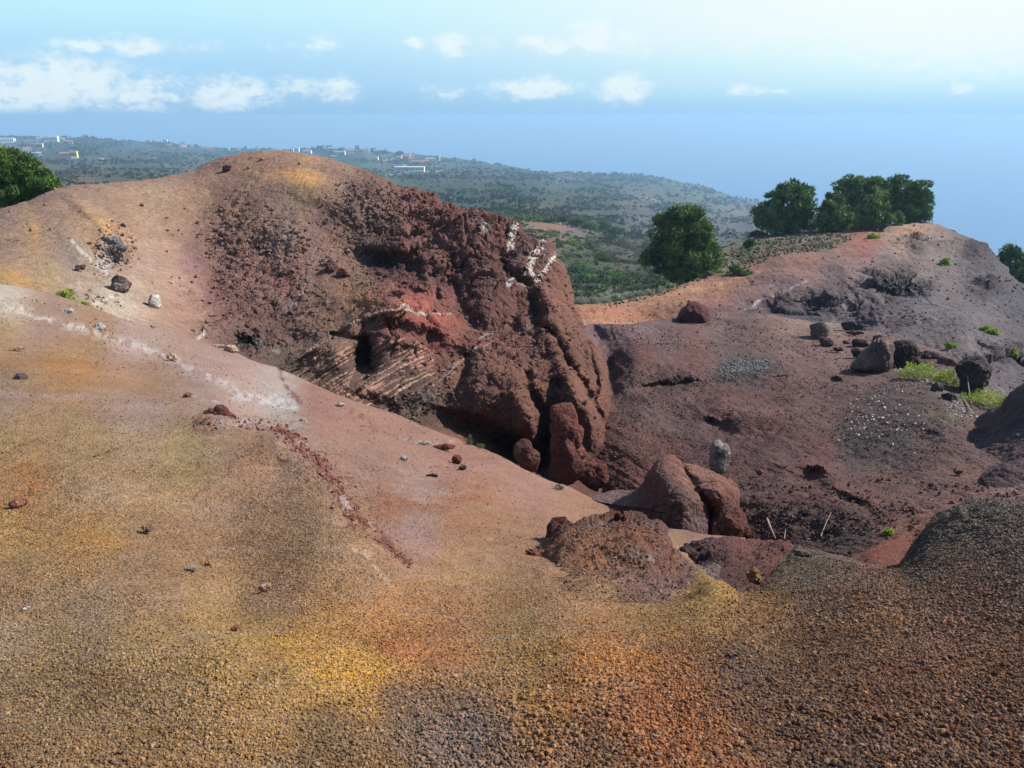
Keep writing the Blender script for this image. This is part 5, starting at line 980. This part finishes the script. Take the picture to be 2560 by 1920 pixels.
rock('boulder', 250, 537, 42, 20, (128, 120, 114), 'red_hill', 'lower dark and white mottled outcrop of the vein on the left', 43, 'rock', amp=.3, col2=(190, 184, 176))
rock('boulder', 266, 487, 14, 10, (110, 100, 102), 'red_hill', 'small round grey stone above the white vein outcrops', 44, 'rock')
rock('boulder', 173, 578, 26, 12, (110, 84, 80), 'red_hill', 'small dark stone left of the white vein outcrops', 45, 'rock')
rock('boulder', 716, 578, 30, 28, (110, 74, 68), 'red_hill', 'dark clinker block standing out in the middle of the hill face', 46, 'rock', amp=.26)
rock('boulder', 742, 590, 30, 22, (118, 82, 72), 'red_hill', 'rough clinker lump right of the dark block on the hill face', 47, 'rock', amp=.26)
rock('boulder', 490, 364, 24, 12, (104, 74, 74), 'red_hill', 'dark clinker lump near the left shoulder of the hill top', 48, 'rock', amp=.26)
rock('boulder', 860, 632, 30, 12, (116, 92, 74), 'red_hill', 'small brown stone above the banded slab', 49, 'rock', amp=.2)
rock('pale_slab', 497, 754, 34, 17, (206, 176, 142), 'ground', 'tan pointed slab on the lip of the bowl', 50, 'rock', amp=.12)
rock('pale_slab', 470, 748, 28, 9, (214, 186, 156), 'ground', 'thin tan slab just left of the pointed one', 51, 'rock', amp=.1)
rock('pale_slab', 27, 754, 44, 9, (190, 152, 116), 'ground', 'long pale tan slab lying on the ochre slope at far left', 52, 'rock', amp=.08)
rock('grey_stone', 44, 813, 28, 15, (104, 92, 90), 'ground', 'dark grey clinker stone on the upper left slope', 53, 'rock', amp=.25)
rock('grey_stone', 214, 704, 26, 13, (208, 202, 196), 'ground', 'white chunk on the pale streak crossing the slope', 54, 'rock', amp=.25)
rock('grey_stone', 145, 672, 24, 12, (200, 190, 182), 'ground', 'white chunk at the upper left start of the pale streak', 55, 'rock', amp=.25)
rock('grey_stone', 372, 772, 22, 18, (206, 176, 140), 'ground', 'cream stone in the middle of the pale streak', 56, 'rock', amp=.2)
rock('grey_stone', 406, 853, 22, 10, (150, 110, 66), 'ground', 'brown stone on the slope above the red jagged outcrop', 57, 'rock', amp=.2)
rock('red_outcrop', 463, 898, 96, 38, (116, 66, 56), 'ground', 'jagged red outcrop at the top of the ochre bank', 60, 'rock', amp=.16, d=12.2, thick=.18, outline=[(408, 914), (424, 904), (438, 892), (462, 882), (484, 882), (496, 896), (520, 903), (518, 914), (500, 920), (440, 922)])
rock('grey_outcrop', 288, 912, 56, 20, (128, 122, 122), 'ground', 'black and white mottled outcrop left of the red one', 61, 'rock', amp=.22, d=11.9, col2=(74, 68, 70))
rock('grey_outcrop', 330, 903, 46, 14, (140, 96, 84), 'ground', 'low reddish outcrop joining the mottled one on its right', 62, 'rock', amp=.22, d=12.2)
rock('red_outcrop', 604, 935, 34, 16, (126, 68, 56), 'ground', 'small red outcrop with white fleck on the rim of the ochre bank', 63, 'rock', amp=.2, d=12)
rock('red_outcrop', 964, 966, 54, 14, (132, 78, 64), 'ground', 'crumbly red lump on the slope below the cliff', 64, 'rock', amp=.25)
rock('red_outcrop', 987, 992, 20, 20, (136, 78, 58), 'ground', 'upright red stone on the slope below the cliff', 65, 'rock', amp=.2)
rock('red_outcrop', 1000, 1010, 22, 12, (104, 84, 76), 'ground', 'dark stone touching the upright red one', 66, 'rock', amp=.2)
rock('grey_stone', 873, 989, 22, 13, (196, 186, 184), 'ground', 'white and grey stone on the pink slope', 67, 'rock', amp=.2)
rock('grey_stone', 916, 957, 30, 9, (194, 184, 180), 'ground', 'flat white stone on the upper pink slope', 68, 'rock', amp=.1)
rock('grey_stone', 733, 875, 22, 8, (206, 172, 148), 'ground', 'pinkish white stone near the edge under the banded rock', 69, 'rock', amp=.2)
rock('grey_stone', 655, 908, 18, 9, (208, 184, 160), 'ground', 'cream stone left of the dark streak on the pink slope', 70, 'rock', amp=.2)
rock('grey_stone', 935, 1027, 26, 8, (100, 82, 76), 'ground', 'flat dark stones below the white and grey stone', 71, 'rock', amp=.25)
rock('brown_stone', 42, 1086, 36, 22, (152, 98, 76), 'ground', 'reddish brown stone at the left edge of the ochre slope', 72, 'rock', amp=.12)
rock('brown_stone', 318, 1140, 28, 16, (128, 92, 76), 'ground', 'brown clinker clump in the middle of the ochre slope', 73, 'rock', amp=.28)
rock('brown_stone', 412, 1228, 30, 13, (158, 142, 124), 'ground', 'grey stone beside the short dark crack on the ochre slope', 74, 'rock', amp=.2)
rock('brown_stone', 572, 1268, 30, 14, (182, 144, 116), 'ground', 'pale pink stone half buried in the tan slope', 75, 'rock', amp=.15)
rock('brown_stone', 507, 1357, 20, 12, (128, 76, 58), 'ground', 'small red stone just behind the yellow bank', 76, 'rock', amp=.25)
rock('white_chip', 57, 1314, 15, 6, (236, 234, 228), 'ground', 'small white fleck of stone at lower left', 77, 'rock', amp=.1)
rock('charcoal_stone', 1573, 1422, 36, 18, (92, 88, 92), 'ground', 'charcoal grey clinker clump on the brown gravel', 78, 'rock', amp=.3)
rock('charcoal_stone', 1590, 1420, 16, 12, (112, 106, 106), 'ground', 'lighter grey lump at the right end of the charcoal clump', 79, 'rock', amp=.3)
rock('ochre_stone', 735, 1557, 17, 14, (196, 142, 58), 'ground', 'single ochre yellow pebble in the brown gravel', 80, 'pebble', amp=.15)
rock('cream_stone', 823, 1583, 15, 12, (206, 186, 158), 'ground', 'single cream pebble in the brown gravel', 81, 'pebble', amp=.15)
rock('charcoal_stone', 1735, 1197, 40, 16, (118, 104, 90), 'ground', 'grey brown lump on the crest of the left dark gravel mound', 82, 'rock', amp=.2)
rock('ochre_lump', 1628, 1245, 36, 30, (150, 112, 70), 'ground', 'ochre yellow crust on the left flank of the dark gravel mound', 83, 'rock', amp=.25, d=6.9, thick=.05)
rock('grey_stone', 1640, 1020, 18, 12, (128, 84, 76), 'gully_floor', 'reddish stone right of the upright grey block', 84, 'rock')
rock('grey_stone', 1594, 1086, 20, 10, (205, 200, 194), 'gully_floor', 'white stone at the right shoulder of the split boulder', 85, 'rock', amp=.2)
rock('grey_stone', 2070, 1020, 18, 12, (118, 96, 90), 'gully_floor', 'grey stone on the maroon floor near the right edge', 86, 'rock', amp=.2)
rock('grey_stone', 1829, 1078, 14, 10, (160, 150, 144), 'gully_floor', 'pale stone on the floor right of the second pit', 87, 'rock', amp=.2)
rock('grey_stone', 1988, 1106, 22, 14, (150, 96, 78), 'gully_floor', 'reddish stone behind the big dark gravel mound', 88, 'rock', amp=.2)
rock('dark_rock', 2165, 962, 26, 18, (100, 86, 84), 'gully_floor', 'stone lying in the shadow at the right edge', 89, 'rock', amp=.2)
# red crumbs along the broken rim of the ochre bank
for i_, (pa, pb, nn_) in enumerate([((600, 930), (690, 1000), 620), ((690, 1000), (770, 1115), 620), ((770, 1115), (880, 1215), 240), ((410, 915), (600, 930), 260)]):
    stones('rubble', ['crumbled red rubble on the upper rim of the ochre bank', 'crumbled red rubble on the middle of the rim of the ochre bank', 'crumbled red rubble where the rim of the ochre bank runs out', 'dark red rubble along the top of the ochre bank'][i_], 'ground', nn_,
           (lambda pa, pb: lambda X, Y, R: np.exp(-(pl_dist(X, Y, [pa, pb])[0] / 13) ** 2))(pa, pb), lambda u, X, Y, D: (1.0 + 5.5 * u ** 5) * D / FOC, light=(.6, 1.2), colfix=(120, 74, 60), cat='rubble', base='ico', embed=.2)
# sticks
M_stick = mat_plain('bleached_stick', (138, 124, 108), .8, .2, 12)
def stick(pts, r, label, sh='gully_floor', lift=.04):
    q = []
    for i, (x, y, e) in enumerate(pts):
        p, d, _ = on(sh, x, y); p = np.array(p); p[2] += lift + e; q.append(p)
    # finer bend
    q = np.array(q); v, f = limb(q, r, r * .5, 6); o = make_mesh('stick', v, f, M_stick, None); tag(o, label, 'stick')
stick([(1770, 1155, 0), (1782, 1140, .05), (1793, 1118, .1)], .014, 'long bleached stick standing slantwise on the gully floor')
stick([(1727, 1174, 0), (1738, 1172, .05), (1752, 1169, 0)], .016, 'bleached stick lying flat behind the dark mound')
stick([(1692, 1162, 0), (1697, 1152, .03)], .02, 'short stick left of the flat bleached one')
stick([(1812, 1172, 0), (1830, 1168, .04)], .02, 'short stick to the right of the flat bleached one')
stick([(1659, 1132, 0), (1664, 1150, .06), (1673, 1163, 0)], .03, 'dark bent branch near the foot of the split boulder')
stick([(2078, 872, 0), (2100, 895, .1), (2112, 903, 0)], .025, 'branch lying below the lower yellow green shrub')
stick([(2095, 880, 0), (2086, 852, .5), (2082, 842, .9)], .022, 'thin pale branch leaning against the tall dark block')
# ================================================================= TREES
PL = dict(lo=(36, 58, 36), hi=(118, 146, 74))  # light needle tone stands for sunlit tufts, mixed at random by clump
tree('pine_tree', [(1478, 512, 62, 44, 0), (1470, 474, 42, 24, 0), (1508, 492, 32, 32, -1), (1432, 562, 38, 26, 0), (1412, 556, 24, 18, 1), (1518, 546, 36, 40, 0), (1475, 562, 46, 36, -1), (1470, 590, 38, 22, 0), (1540, 560, 16, 22, 1), (1428, 492, 20, 16, 1), (1495, 462, 16, 12, 0)], (1476, 618), 82,
     'broad round pine standing alone by the left foot of the orange ridge', seed=3, clump=13, dens=.95, n_each=150, **PL)
GG = 'pines on the crest of the right hand ridge'
def hd(x, y): return on('hill_ridge', x, y)[1]
tree('pine_tree', [(1705, 440, 58, 40, 0), (1712, 415, 40, 20, 0), (1670, 462, 42, 26, 0), (1655, 478, 26, 14, 0), (1735, 465, 34, 38, 0), (1690, 485, 50, 20, 0)], (1702, 514), 114, 'wide domed pine, leftmost of the ridge grove', group=GG, seed=4, clump=10.5, dens=.95, n_each=110, **PL)
tree('pine_tree', [(1798, 465, 28, 34, 0), (1800, 440, 22, 22, 0), (1788, 485, 24, 18, 0), (1815, 480, 22, 20, 0), (1826, 470, 18, 24, 2)], (1800, 506), 111, 'small pointed pine between the leftmost pine and the tall grove', group=GG, seed=5, clump=8.5, dens=1.15, n_each=90, **PL)
tree('pine_tree', [(1850, 418, 52, 32, 0), (1835, 440, 40, 36, 0), (1868, 402, 36, 20, 0), (1880, 440, 36, 40, 0), (1835, 480, 26, 24, 0), (1860, 478, 30, 24, 0)], (1852, 500), 122, 'tall pine with flat top at the back left of the grove', group=GG, seed=6, clump=10, dens=.95, n_each=110, **PL)
tree('pine_tree', [(1905, 405, 36, 24, 0), (1900, 430, 36, 34, 0), (1938, 398, 18, 16, 0), (1945, 425, 30, 38, 0), (1925, 450, 34, 36, 0)], (1922, 498), 124, 'highest pine with two small peaks in the middle of the grove', group=GG, seed=7, clump=10, dens=.95, n_each=110, **PL)
tree('pine_tree', [(1978, 420, 30, 28, 0), (1995, 440, 20, 24, 0), (1970, 450, 30, 36, 0), (1960, 475, 24, 18, 0), (1985, 460, 22, 22, 0), (1945, 455, 24, 30, 1)], (1966, 494), 119, 'bright green pine at the right end of the grove', group=GG, seed=8, clump=10, dens=1.15, n_each=110, lo=(34, 54, 28), hi=(100, 130, 58))
tree('pine_tree', [(1888, 465, 34, 30, 0), (1892, 440, 24, 18, 0), (1875, 482, 28, 16, 0), (1908, 478, 22, 18, 0)], (1889, 504), 108, 'low dense pine in front of the tall grove', group=GG, seed=9, clump=8.5, dens=1.15, n_each=90, **PL)
tree('pine_tree', [(1940, 478, 12, 16, 0), (1942, 465, 8, 10, 0)], (1941, 496), 113, 'young sapling pine at the foot of the grove', group=GG, seed=10, clump=4, dens=1, **PL)
tree('pine_tree', [(30, 385, 50, 48, 0), (12, 350, 34, 22, 0), (48, 360, 30, 24, 0), (80, 400, 34, 30, 0), (100, 408, 24, 20, -1), (-30, 390, 50, 44, 0), (40, 425, 60, 24, 0), (-20, 425, 40, 26, 0)], (24, 470), 52,
     'bright green pine rising behind the hill at the left edge', seed=11, clump=13, dens=1.15, lo=(36, 58, 26), hi=(104, 134, 52), n_each=170)
tree('pine_tree', [(2188, 570, 30, 26, 0), (2180, 550, 18, 14, 0), (2215, 580, 26, 24, 0), (2170, 590, 22, 16, 0), (2200, 600, 28, 18, 0), (2250, 560, 26, 30, 0)], (2195, 640), 100, 'dark pine behind the right shoulder of the ridge', seed=12, clump=10, dens=1.15, n_each=110, **PL)
tree('shrub_tree', [(1600, 590, 26, 10, 0), (1592, 582, 16, 9, 0)], (1588, 614), 82, 'small flat topped green tree right of the broad pine', seed=13, clump=4.5, dens=.9, lo=(44, 66, 34), hi=(104, 128, 66), needle=False, trunk_w=1.3)
bush('bush', 1618, 532, 26, 16, 'hill_ridge', 'round dark green bush on the crest above the grass tufts', seed=14, lo=(36, 62, 26), hi=(86, 118, 48))
# valley trees and bushes near enough to tell apart
def V(x, y): return on('valley', x, y)
GV = 'flat topped trees above the bare orange patch in the valley'
for i, (x, y, w, h, bright) in enumerate([(1118, 482, 34, 17, 1), (1152, 484, 40, 19, 1), (1186, 486, 36, 18, 0), (1216, 486, 30, 22, 0), (1245, 490, 40, 22, 0), (1275, 500, 38, 22, 1), (1304, 500, 34, 24, 0), (1330, 512, 36, 22, 0)]):
    p, d, _ = V(x, y)
    tree('shrub_tree', [(x, y - h * .62, w * .5, h * .34, 0), (x - w * .2, y - h * .5, w * .3, h * .3, 0), (x + w * .2, y - h * .55, w * .3, h * .3, 1)], (x, y), d,
         ['leftmost small green tree of the row above the bare orange patch', 'second tree from the left, bright green, above the bare orange patch', 'dull green tree standing over the middle of the bare orange patch', 'dark narrow tree over the right end of the bare orange patch', 'wide dull tree just past the right end of the bare orange patch', 'bright green tree fifth from the right patch edge, low and wide', 'dark tree second from the right end of the row in the valley', 'rightmost dark tree of the row in the valley'][i], group=GV, seed=30 + i, clump=4.2, dens=1.1, lo=(48, 66, 36) if not bright else (58, 82, 36), hi=(98, 120, 66) if not bright else (124, 152, 70), needle=False, trunk_w=1.1, n_each=26, limbs=2)
near = [(1232, 540, 50, 26, 1, 'bright'), (1190, 520, 44, 22, 1, 'b'), (1270, 545, 56, 28, 0, ''), (1300, 570, 60, 30, 0, ''), (1250, 590, 46, 28, 1, ''), (1345, 540, 60, 28, 2, ''), (1380, 575, 60, 34, 2, ''), (1330, 612, 70, 34, 1, ''), (1275, 622, 60, 30, 1, ''), (1375, 622, 56, 30, 0, ''), (1240, 640, 40, 24, 1, ''),
        (1415, 600, 40, 26, 0, ''), (1320, 525, 40, 20, 0, ''), (1225, 565, 40, 20, 2, ''), (1400, 535, 50, 24, 2, ''), (1300, 640, 60, 26, 1, ''), (1350, 640, 50, 22, 0, ''), (1580, 570, 40, 26, 0, ''), (1590, 545, 50, 20, 2, ''), (1430, 632, 50, 24, 0, ''), (1500, 622, 44, 22, 2, ''), (1545, 605, 40, 24, 1, ''), (1640, 512, 46, 14, 2, '')]
ORD = ['leftmost', 'second', 'third', 'fourth', 'fifth', 'sixth', 'seventh', 'eighth', 'ninth', 'rightmost']
PAL = {0: ((44, 64, 36), (92, 114, 60)), 1: ((54, 82, 32), (120, 152, 62)), 2: ((74, 78, 58), (128, 126, 96))}
for i, (x, y, w, h, p_, _) in enumerate(near):
    if x > 1560 : d_ = 116
    elif x > 1425: d_ = 84
    else: d_ = V(x, y)[1]
    lab = {0: 'dark green bush in the valley scrub behind the red cliff', 1: 'bright green bush in the valley scrub behind the red cliff', 2: 'brownish thorn bush in the valley scrub behind the red cliff'}[p_]
    same = sorted([q for q in near if q[5 - 1] == p_ and (q[0] > 1425) == (x > 1425)] if x <= 1425 else [q for q in near if q[0] > 1425]); r_ = same.index((x, y, w, h, p_, _)); od = 'rightmost' if r_ == len(same) - 1 else ORD[r_] + (' from the left' if r_ else '')
    lab = od + ' of the ' + ['dark green', 'bright green', 'brownish thorn'][p_] + ' bushes in the valley scrub'
    if x > 1425: lab = od + ' bush growing around the foot of the ridge pines'
    bush('bush', x, y, w, h, 'valley', lab, lo=PAL[p_][0], hi=PAL[p_][1], seed=60 + i, d=d_, group=['dark green valley bushes', 'bright green valley bushes', 'brown thorn bushes in the valley'][p_] if x <= 1425 else 'bushes at the foot of the pines', leaf=2.6)
for i, (x, y) in enumerate([(1258, 658), (1282, 656), (1308, 655), (1332, 650), (1356, 647), (1380, 643), (1403, 640), (1428, 634), (1450, 627), (1474, 620)]):
    bush('grey_shrub', x, y, 34, 15, 'valley', ORD[i] + (' from the left' if 0 < i < 9 else '') + ' of the silver grey shrubs along the orange slope', cat='shrub', lo=(112, 116, 96), hi=(178, 180, 156), seed=100 + i, d=66 + i * 1.6, group='silver grey shrubs behind the orange slope', leaf=2.0)
# bright yellow green succulents
YG = dict(lo=(92, 112, 36), hi=(188, 204, 84), leaf=3.0, thin=.8)
for x, y, w, h, sh, dz, lab in [(1985, 812, 86, 36, 'gully_floor', 0, 'large yellow green shrub spilling below the rough dark rocks'), (2048, 826, 56, 32, 'gully_floor', 0, 'right hand end of the yellow green thicket beside the tall dark block'), (2122, 882, 84, 34, 'gully_floor', 0, 'round yellow green shrub at the edge of the shadow'),
                                (2128, 716, 22, 10, 'hill_ridge', 0, 'small yellow green tuft on the grey slope, upper one of a pair'), (2144, 724, 24, 12, 'hill_ridge', 0, 'small yellow green tuft on the grey slope, lower one of a pair'), (2053, 750, 22, 13, 'hill_ridge', 0, 'small round yellow green shrub on the slope above the thicket'),
                                (2038, 574, 22, 14, 'hill_ridge', 0, 'small green shrub high on the grey slope'), (2193, 764, 12, 14, 'hill_ridge', 0, 'narrow yellow tuft near the right edge'), (1888, 517, 26, 9, 'hill_ridge', 0, 'yellow green patch of plants at the foot of the pine grove'),
                                (145, 652, 40, 24, 'red_hill', 0, 'bright green plant on the pink slope at left'), (180, 663, 20, 11, 'red_hill', 0, 'small yellowish plant right of the bright green one'), (1207, 1058, 20, 14, 'ground', 0, 'tiny green plant on the lip below the cliff'),
                                (1018, 954, 16, 26, 'ground', 0, 'thin green weed at the foot of the cliff'), (1920, 1160, 22, 12, 'gully_floor', 0, 'tiny green plant behind the orange red mound'), (1035, 968, 40, 8, 'ground', 0, 'dark creeping weed strip beside the thin green weed')]:
    pal = dict(YG) if x not in (1018, 1035, 1207) else dict(lo=(60, 74, 44), hi=(120, 132, 74), leaf=1.8, thin=.4)
    bush('succulent_shrub', x, y, w * (.6 if x in (1018, 1035) else 1), h, sh, lab, cat='plant', seed=int(x), **pal)

# ================================================================= VALLEY SCRUB (uncountable)
def scrub():
    Pn, C, X, Y, D, Nn = pick('valley', 42000, lambda X, Y, R: (Y < 690) * (X < 2300) * (.12 + np.clip(vnoise(np.stack([X / 60, Y / 9, X * 0 + 2], -1), 3) * 4.2 - 1.5, 0, 1.6)) * (1 - .95 * inpoly(X, Y, [(1128, 490), (1170, 484), (1250, 492), (1240, 505), (1180, 508)])) * (1 - .7 * ((X > 1380) & (X < 1520) & (Y > 415) & (Y < 440))) * (1 - .6 * ((X < 420) & (Y > 370) & (Y < 415))))
    w = 1.1 + 3.2 * RNG.random(len(X)) ** 2.4; w = np.where(D < 700, w * 1.5, w); w = np.where(D < 220, w * 1.5, w)
    r = w * D / FOC
    bv, bf = ico(0); n = len(r)
    far = D > 420
    # far ones: rough little crowns; near ones: leafy
    def lum(c): return c
    pal_lo = np.asarray([s2l(c) for c in [(48, 66, 44), (58, 78, 44), (70, 84, 60), (86, 88, 70), (44, 62, 50)]]); pal_hi = pal_lo * 1.6
    kk = RNG.integers(0, 5, n)
    i = np.where(far)[0]
    lf, ff, cf = leaves(Pn[i] + np.array([0, 0, 1.]) * (r[i] * .25)[:, None], r[i] * .85, 14, r[i] * .9, (pal_lo[kk[i]] * .6 + C[i] * .4) * .95, (pal_hi[kk[i]] * .6 + C[i] * .45) * .95, 5, up=.3, hemi=True, thin=1.0, shape=(1, 1, .7), shell_=.4)
    j = np.where(~far)[0]
    ln, fn, cn = leaves(Pn[j] + np.array([0, 0, 1.]) * (r[j] * .25)[:, None], r[j] * .9, 44, r[j] * .42, pal_lo[kk[j]], pal_hi[kk[j]], 6, up=.3, hemi=True, thin=.8, shape=(1, 1, .8), shell_=.35)
    V_ = np.concatenate([lf, ln]); F_ = np.concatenate([ff, fn + len(lf)]); C_ = np.concatenate([cf, cn])
    o = make_mesh('scrub', V_, F_, M_leaf, C_, smooth=False); tag(o, 'grey green scrub covering the valley and the coastal plain', 'scrub', kind='stuff')
scrub()

# ================================================================= HOUSES OF THE FAR VILLAGE
def mwall(name, c): return mat_plain(name, c, .85, .06, .3)
MW = {'w': mwall('white_wall', (236, 234, 226)), 'y': mwall('yellow_wall', (232, 208, 110)), 'p': mwall('pink_wall', (214, 160, 144)), 'b': mwall('beige_wall', (196, 186, 168)), 'g': mwall('grey_wall', (190, 192, 194))}
M_tile = mat_plain('terracotta_roof', (150, 108, 92), .9, .15, .6); M_flat = mat_plain('flat_roof', (206, 200, 190), .9, .1, .4); M_win = mat_plain('window_glass', (48, 56, 66), .25, .1, 1)
def boxv(x0, x1, y0, y1, z0, z1):
    v = [(x, y, z) for z in (z0, z1) for y in (y0, y1) for x in (x0, x1)]
    return v, [(0, 2, 3, 1), (4, 5, 7, 6), (0, 1, 5, 4), (2, 6, 7, 3), (0, 4, 6, 2), (1, 3, 7, 5)]
def house(x, y, w, h, wall, roof, label, nwin=None, group='houses of the far village', cat='house'):
    y -= h * .15; w *= 1.08; h *= 1.3
    p, d, _ = on('valley', x, y + h / 2); k = d / FOC; W_, H_ = w * k, h * k; dep = min(W_, max(H_ * 1.6, 7))
    p = P(x, y + h / 2, d); root = empty('house', p, label, cat, group); root.rotation_euler = (0, 0, -math.atan2(p[0], p[1]) + random.uniform(-.25, .25))
    bh = H_ * (.62 if roof == 'gable' else .92)
    v, f = boxv(-W_ / 2, W_ / 2, 0, dep, -3, bh); make_mesh('wall', v, f, MW[wall], None, root, smooth=False)
    if roof == 'gable':
        e = .4; v = [(-W_ / 2 - e, -e, bh), (W_ / 2 + e, -e, bh), (W_ / 2 + e, dep + e, bh), (-W_ / 2 - e, dep + e, bh), (-W_ / 2 - e, dep / 2, H_), (W_ / 2 + e, dep / 2, H_)]
        v2 = [(a, b, c - .25) for a, b, c in v[:4]]; vv = v + v2
        make_mesh('roof', vv, [(0, 1, 5, 4), (2, 3, 4, 5), (6, 9, 8, 7), (0, 6, 7, 1), (2, 8, 9, 3), (3, 9, 6, 0), (3, 0, 4, 4), (1, 2, 5, 5), (1, 7, 8, 2)][:6] + [(8, 2, 1, 7)], M_tile, None, root, smooth=False)
        for sx in (-1, 1): make_mesh('gable', [(sx * W_ / 2, 0, bh), (sx * W_ / 2, dep, bh), (sx * W_ / 2, dep / 2, H_ - .2)], [(0, 1, 2)], MW[wall], None, root, smooth=False)
    else:
        v, f = boxv(-W_ / 2 - .25, W_ / 2 + .25, -.25, dep + .25, bh, H_); make_mesh('roof', v, f, M_flat if wall != 'w' else MW['w'], None, root, smooth=False)
    n = nwin if nwin is not None else int(w // 4)
    for i in range(n):
        cx = -W_ / 2 + W_ * (i + .5) / n; ww = min(1.4, W_ / n * .35)
        v, f = boxv(cx - ww, cx + ww, -.06, .15, bh * .3, bh * .72); make_mesh('window', v, f, M_win, None, root, smooth=False)
    return root
H = [(9, 305, 34, 8, 'w', 'flat', 'long white house at the far left end of the skyline'), (24, 303, 14, 5, 'w', 'flat', 'small white annex right of the long white house at far left'), (87, 303, 12, 8, 'g', 'flat', 'pale grey house left of the largest white house on the left skyline'), (110, 302, 24, 9, 'w', 'flat', 'largest white house on the left skyline'),
     (131, 301, 17, 4, 'w', 'flat', 'low white wing right of the largest white skyline house'), (149, 307, 13, 5, 'p', 'gable', 'low pink roofed house below the left skyline'), (80, 316, 20, 7, 'b', 'flat', 'grey and pink terraced house above the three white houses'), (60, 326, 14, 9, 'w', 'gable', 'white gabled house above the left pine'),
     (75, 333, 14, 5, 'w', 'flat', 'low white house right of the gabled one above the pine'), (85, 334, 8, 6, 'w', 'flat', 'white cube house rightmost of the three above the pine'), (159, 335, 13, 10, 'y', 'flat', 'yellow house among green fields on the left'), (141, 334, 22, 6, 'p', 'gable', 'long pink house touching the yellow one'),
     (162, 344, 12, 4, 'w', 'flat', 'white outbuilding below the yellow house'), (220, 344, 7, 3, 'w', 'flat', 'tiny white hut right of the yellow house'), (320, 306, 10, 5, 'p', 'gable', 'pinkish house on the crest left of the white cube'), (357, 307, 8, 7, 'w', 'flat', 'white cube house standing on the crest left of the hill'),
     (367, 314, 9, 4, 'p', 'gable', 'small house just below the white cube on the crest'), (397, 315, 12, 6, 'w', 'gable', 'white house with reddish roof right of the white cube'), (413, 319, 7, 3, 'b', 'flat', 'tiny beige house right of the reddish roofed one'), (438, 321, 14, 3, 'p', 'gable', 'low pink house nearest the hill, left one'), (453, 320, 10, 4, 'b', 'gable', 'low house nearest the hill, right one'),
     (492, 322, 5, 4, 'w', 'flat', 'tiny white house at the left shoulder of the red hill'), (516, 324, 6, 3, 'w', 'flat', 'tiny low white house at the left shoulder of the red hill'), (630, 326, 8, 7, 'w', 'flat', 'first white house right of the hill top'), (641, 326, 9, 8, 'w', 'flat', 'tallest white block right of the hill top'), (663, 329, 16, 7, 'w', 'gable', 'white house with arch right of the tall white block'),
     (700, 323, 5, 6, 'w', 'flat', 'narrow white house among dark trees on the skyline'), (715, 324, 11, 6, 'w', 'flat', 'white house among dark trees on the skyline'), (733, 331, 22, 5, 'w', 'flat', 'long low white building below the dark trees'), (721, 341, 12, 5, 'y', 'flat', 'cream yellow house at the edge of the red hill'), (757, 327, 16, 8, 'w', 'gable', 'white church hall left of the square tower'),
     (791, 326, 12, 7, 'w', 'gable', 'white house right of the square tower'), (812, 327, 9, 4, 'w', 'flat', 'small white house on the skyline beyond the tower'), (812, 343, 8, 9, 'w', 'gable', 'white gabled house beside the winding road'), (861, 343, 11, 6, 'p', 'flat', 'pale pink house at the left of the red roofed cluster'), (876, 339, 17, 7, 'p', 'gable', 'red roofed house at the top of the cluster'),
     (891, 338, 9, 6, 'w', 'gable', 'white house right of the top red roof'), (889, 344, 13, 5, 'w', 'gable', 'white house in the middle of the cluster'), (900, 351, 21, 6, 'p', 'gable', 'longest red roofed house of the cluster'), (919, 351, 14, 7, 'p', 'gable', 'deep red house at the right of the cluster'), (929, 346, 20, 5, 'w', 'flat', 'low white terrace right of the cluster'),
     (943, 342, 12, 8, 'g', 'flat', 'pale grey block at the right end of the village'), (945, 362, 8, 3, 'b', 'flat', 'small shed in the fields right of the long white school'), (556, 320, 6, 6, 'w', 'flat', 'small white hut peeping over the left side of the hill top')]
for h_ in H: house(*h_)
house(884, 366, 60, 7, 'w', 'flat', 'long white school with a row of dark windows below the village', nwin=14, cat='school')
house(772, 323, 9, 11, 'b', 'flat', 'square beige church tower on the skyline', nwin=2, cat='tower')
for i, (x, y, w, h) in enumerate([(678, 324, 18, 6), (693, 321, 18, 8), (712, 320, 22, 7), (735, 325, 18, 7), (803, 325, 22, 7), (828, 329, 14, 8), (861, 333, 16, 9), (186, 297, 9, 7)]):
    p, d, _ = V(x, y); bush('dark_tree', x, y + 3, w, h, 'valley', (ORD[i] if i < 6 else 'rightmost') + (' from the left' if 0 < i < 6 else '') + ' of the dark tree clumps between the white village houses' if i < 7 else 'lone dark tree on the left skyline', cat='tree', lo=(28, 42, 34), hi=(58, 78, 56), seed=200 + i, group='dark trees in the far village' if i < 7 else None, leaf=2.2)
# mast on the coast
def mast():
    p, d, _ = V(1637, 436); p = P(1637, 436, d); root = empty('radio_mast', p, 'thin radio mast beside a hut on the coast edge', 'mast')
    v, f = limb([(0, 0, 0), (0, 0, 30)], .6, .25, 6); make_mesh('pole', v, f, MW['g'], None, root)
    v, f = boxv(-8, 2, -3, 3, -1, 4); make_mesh('hut', v, f, MW['w'], None, root, smooth=False)
mast()
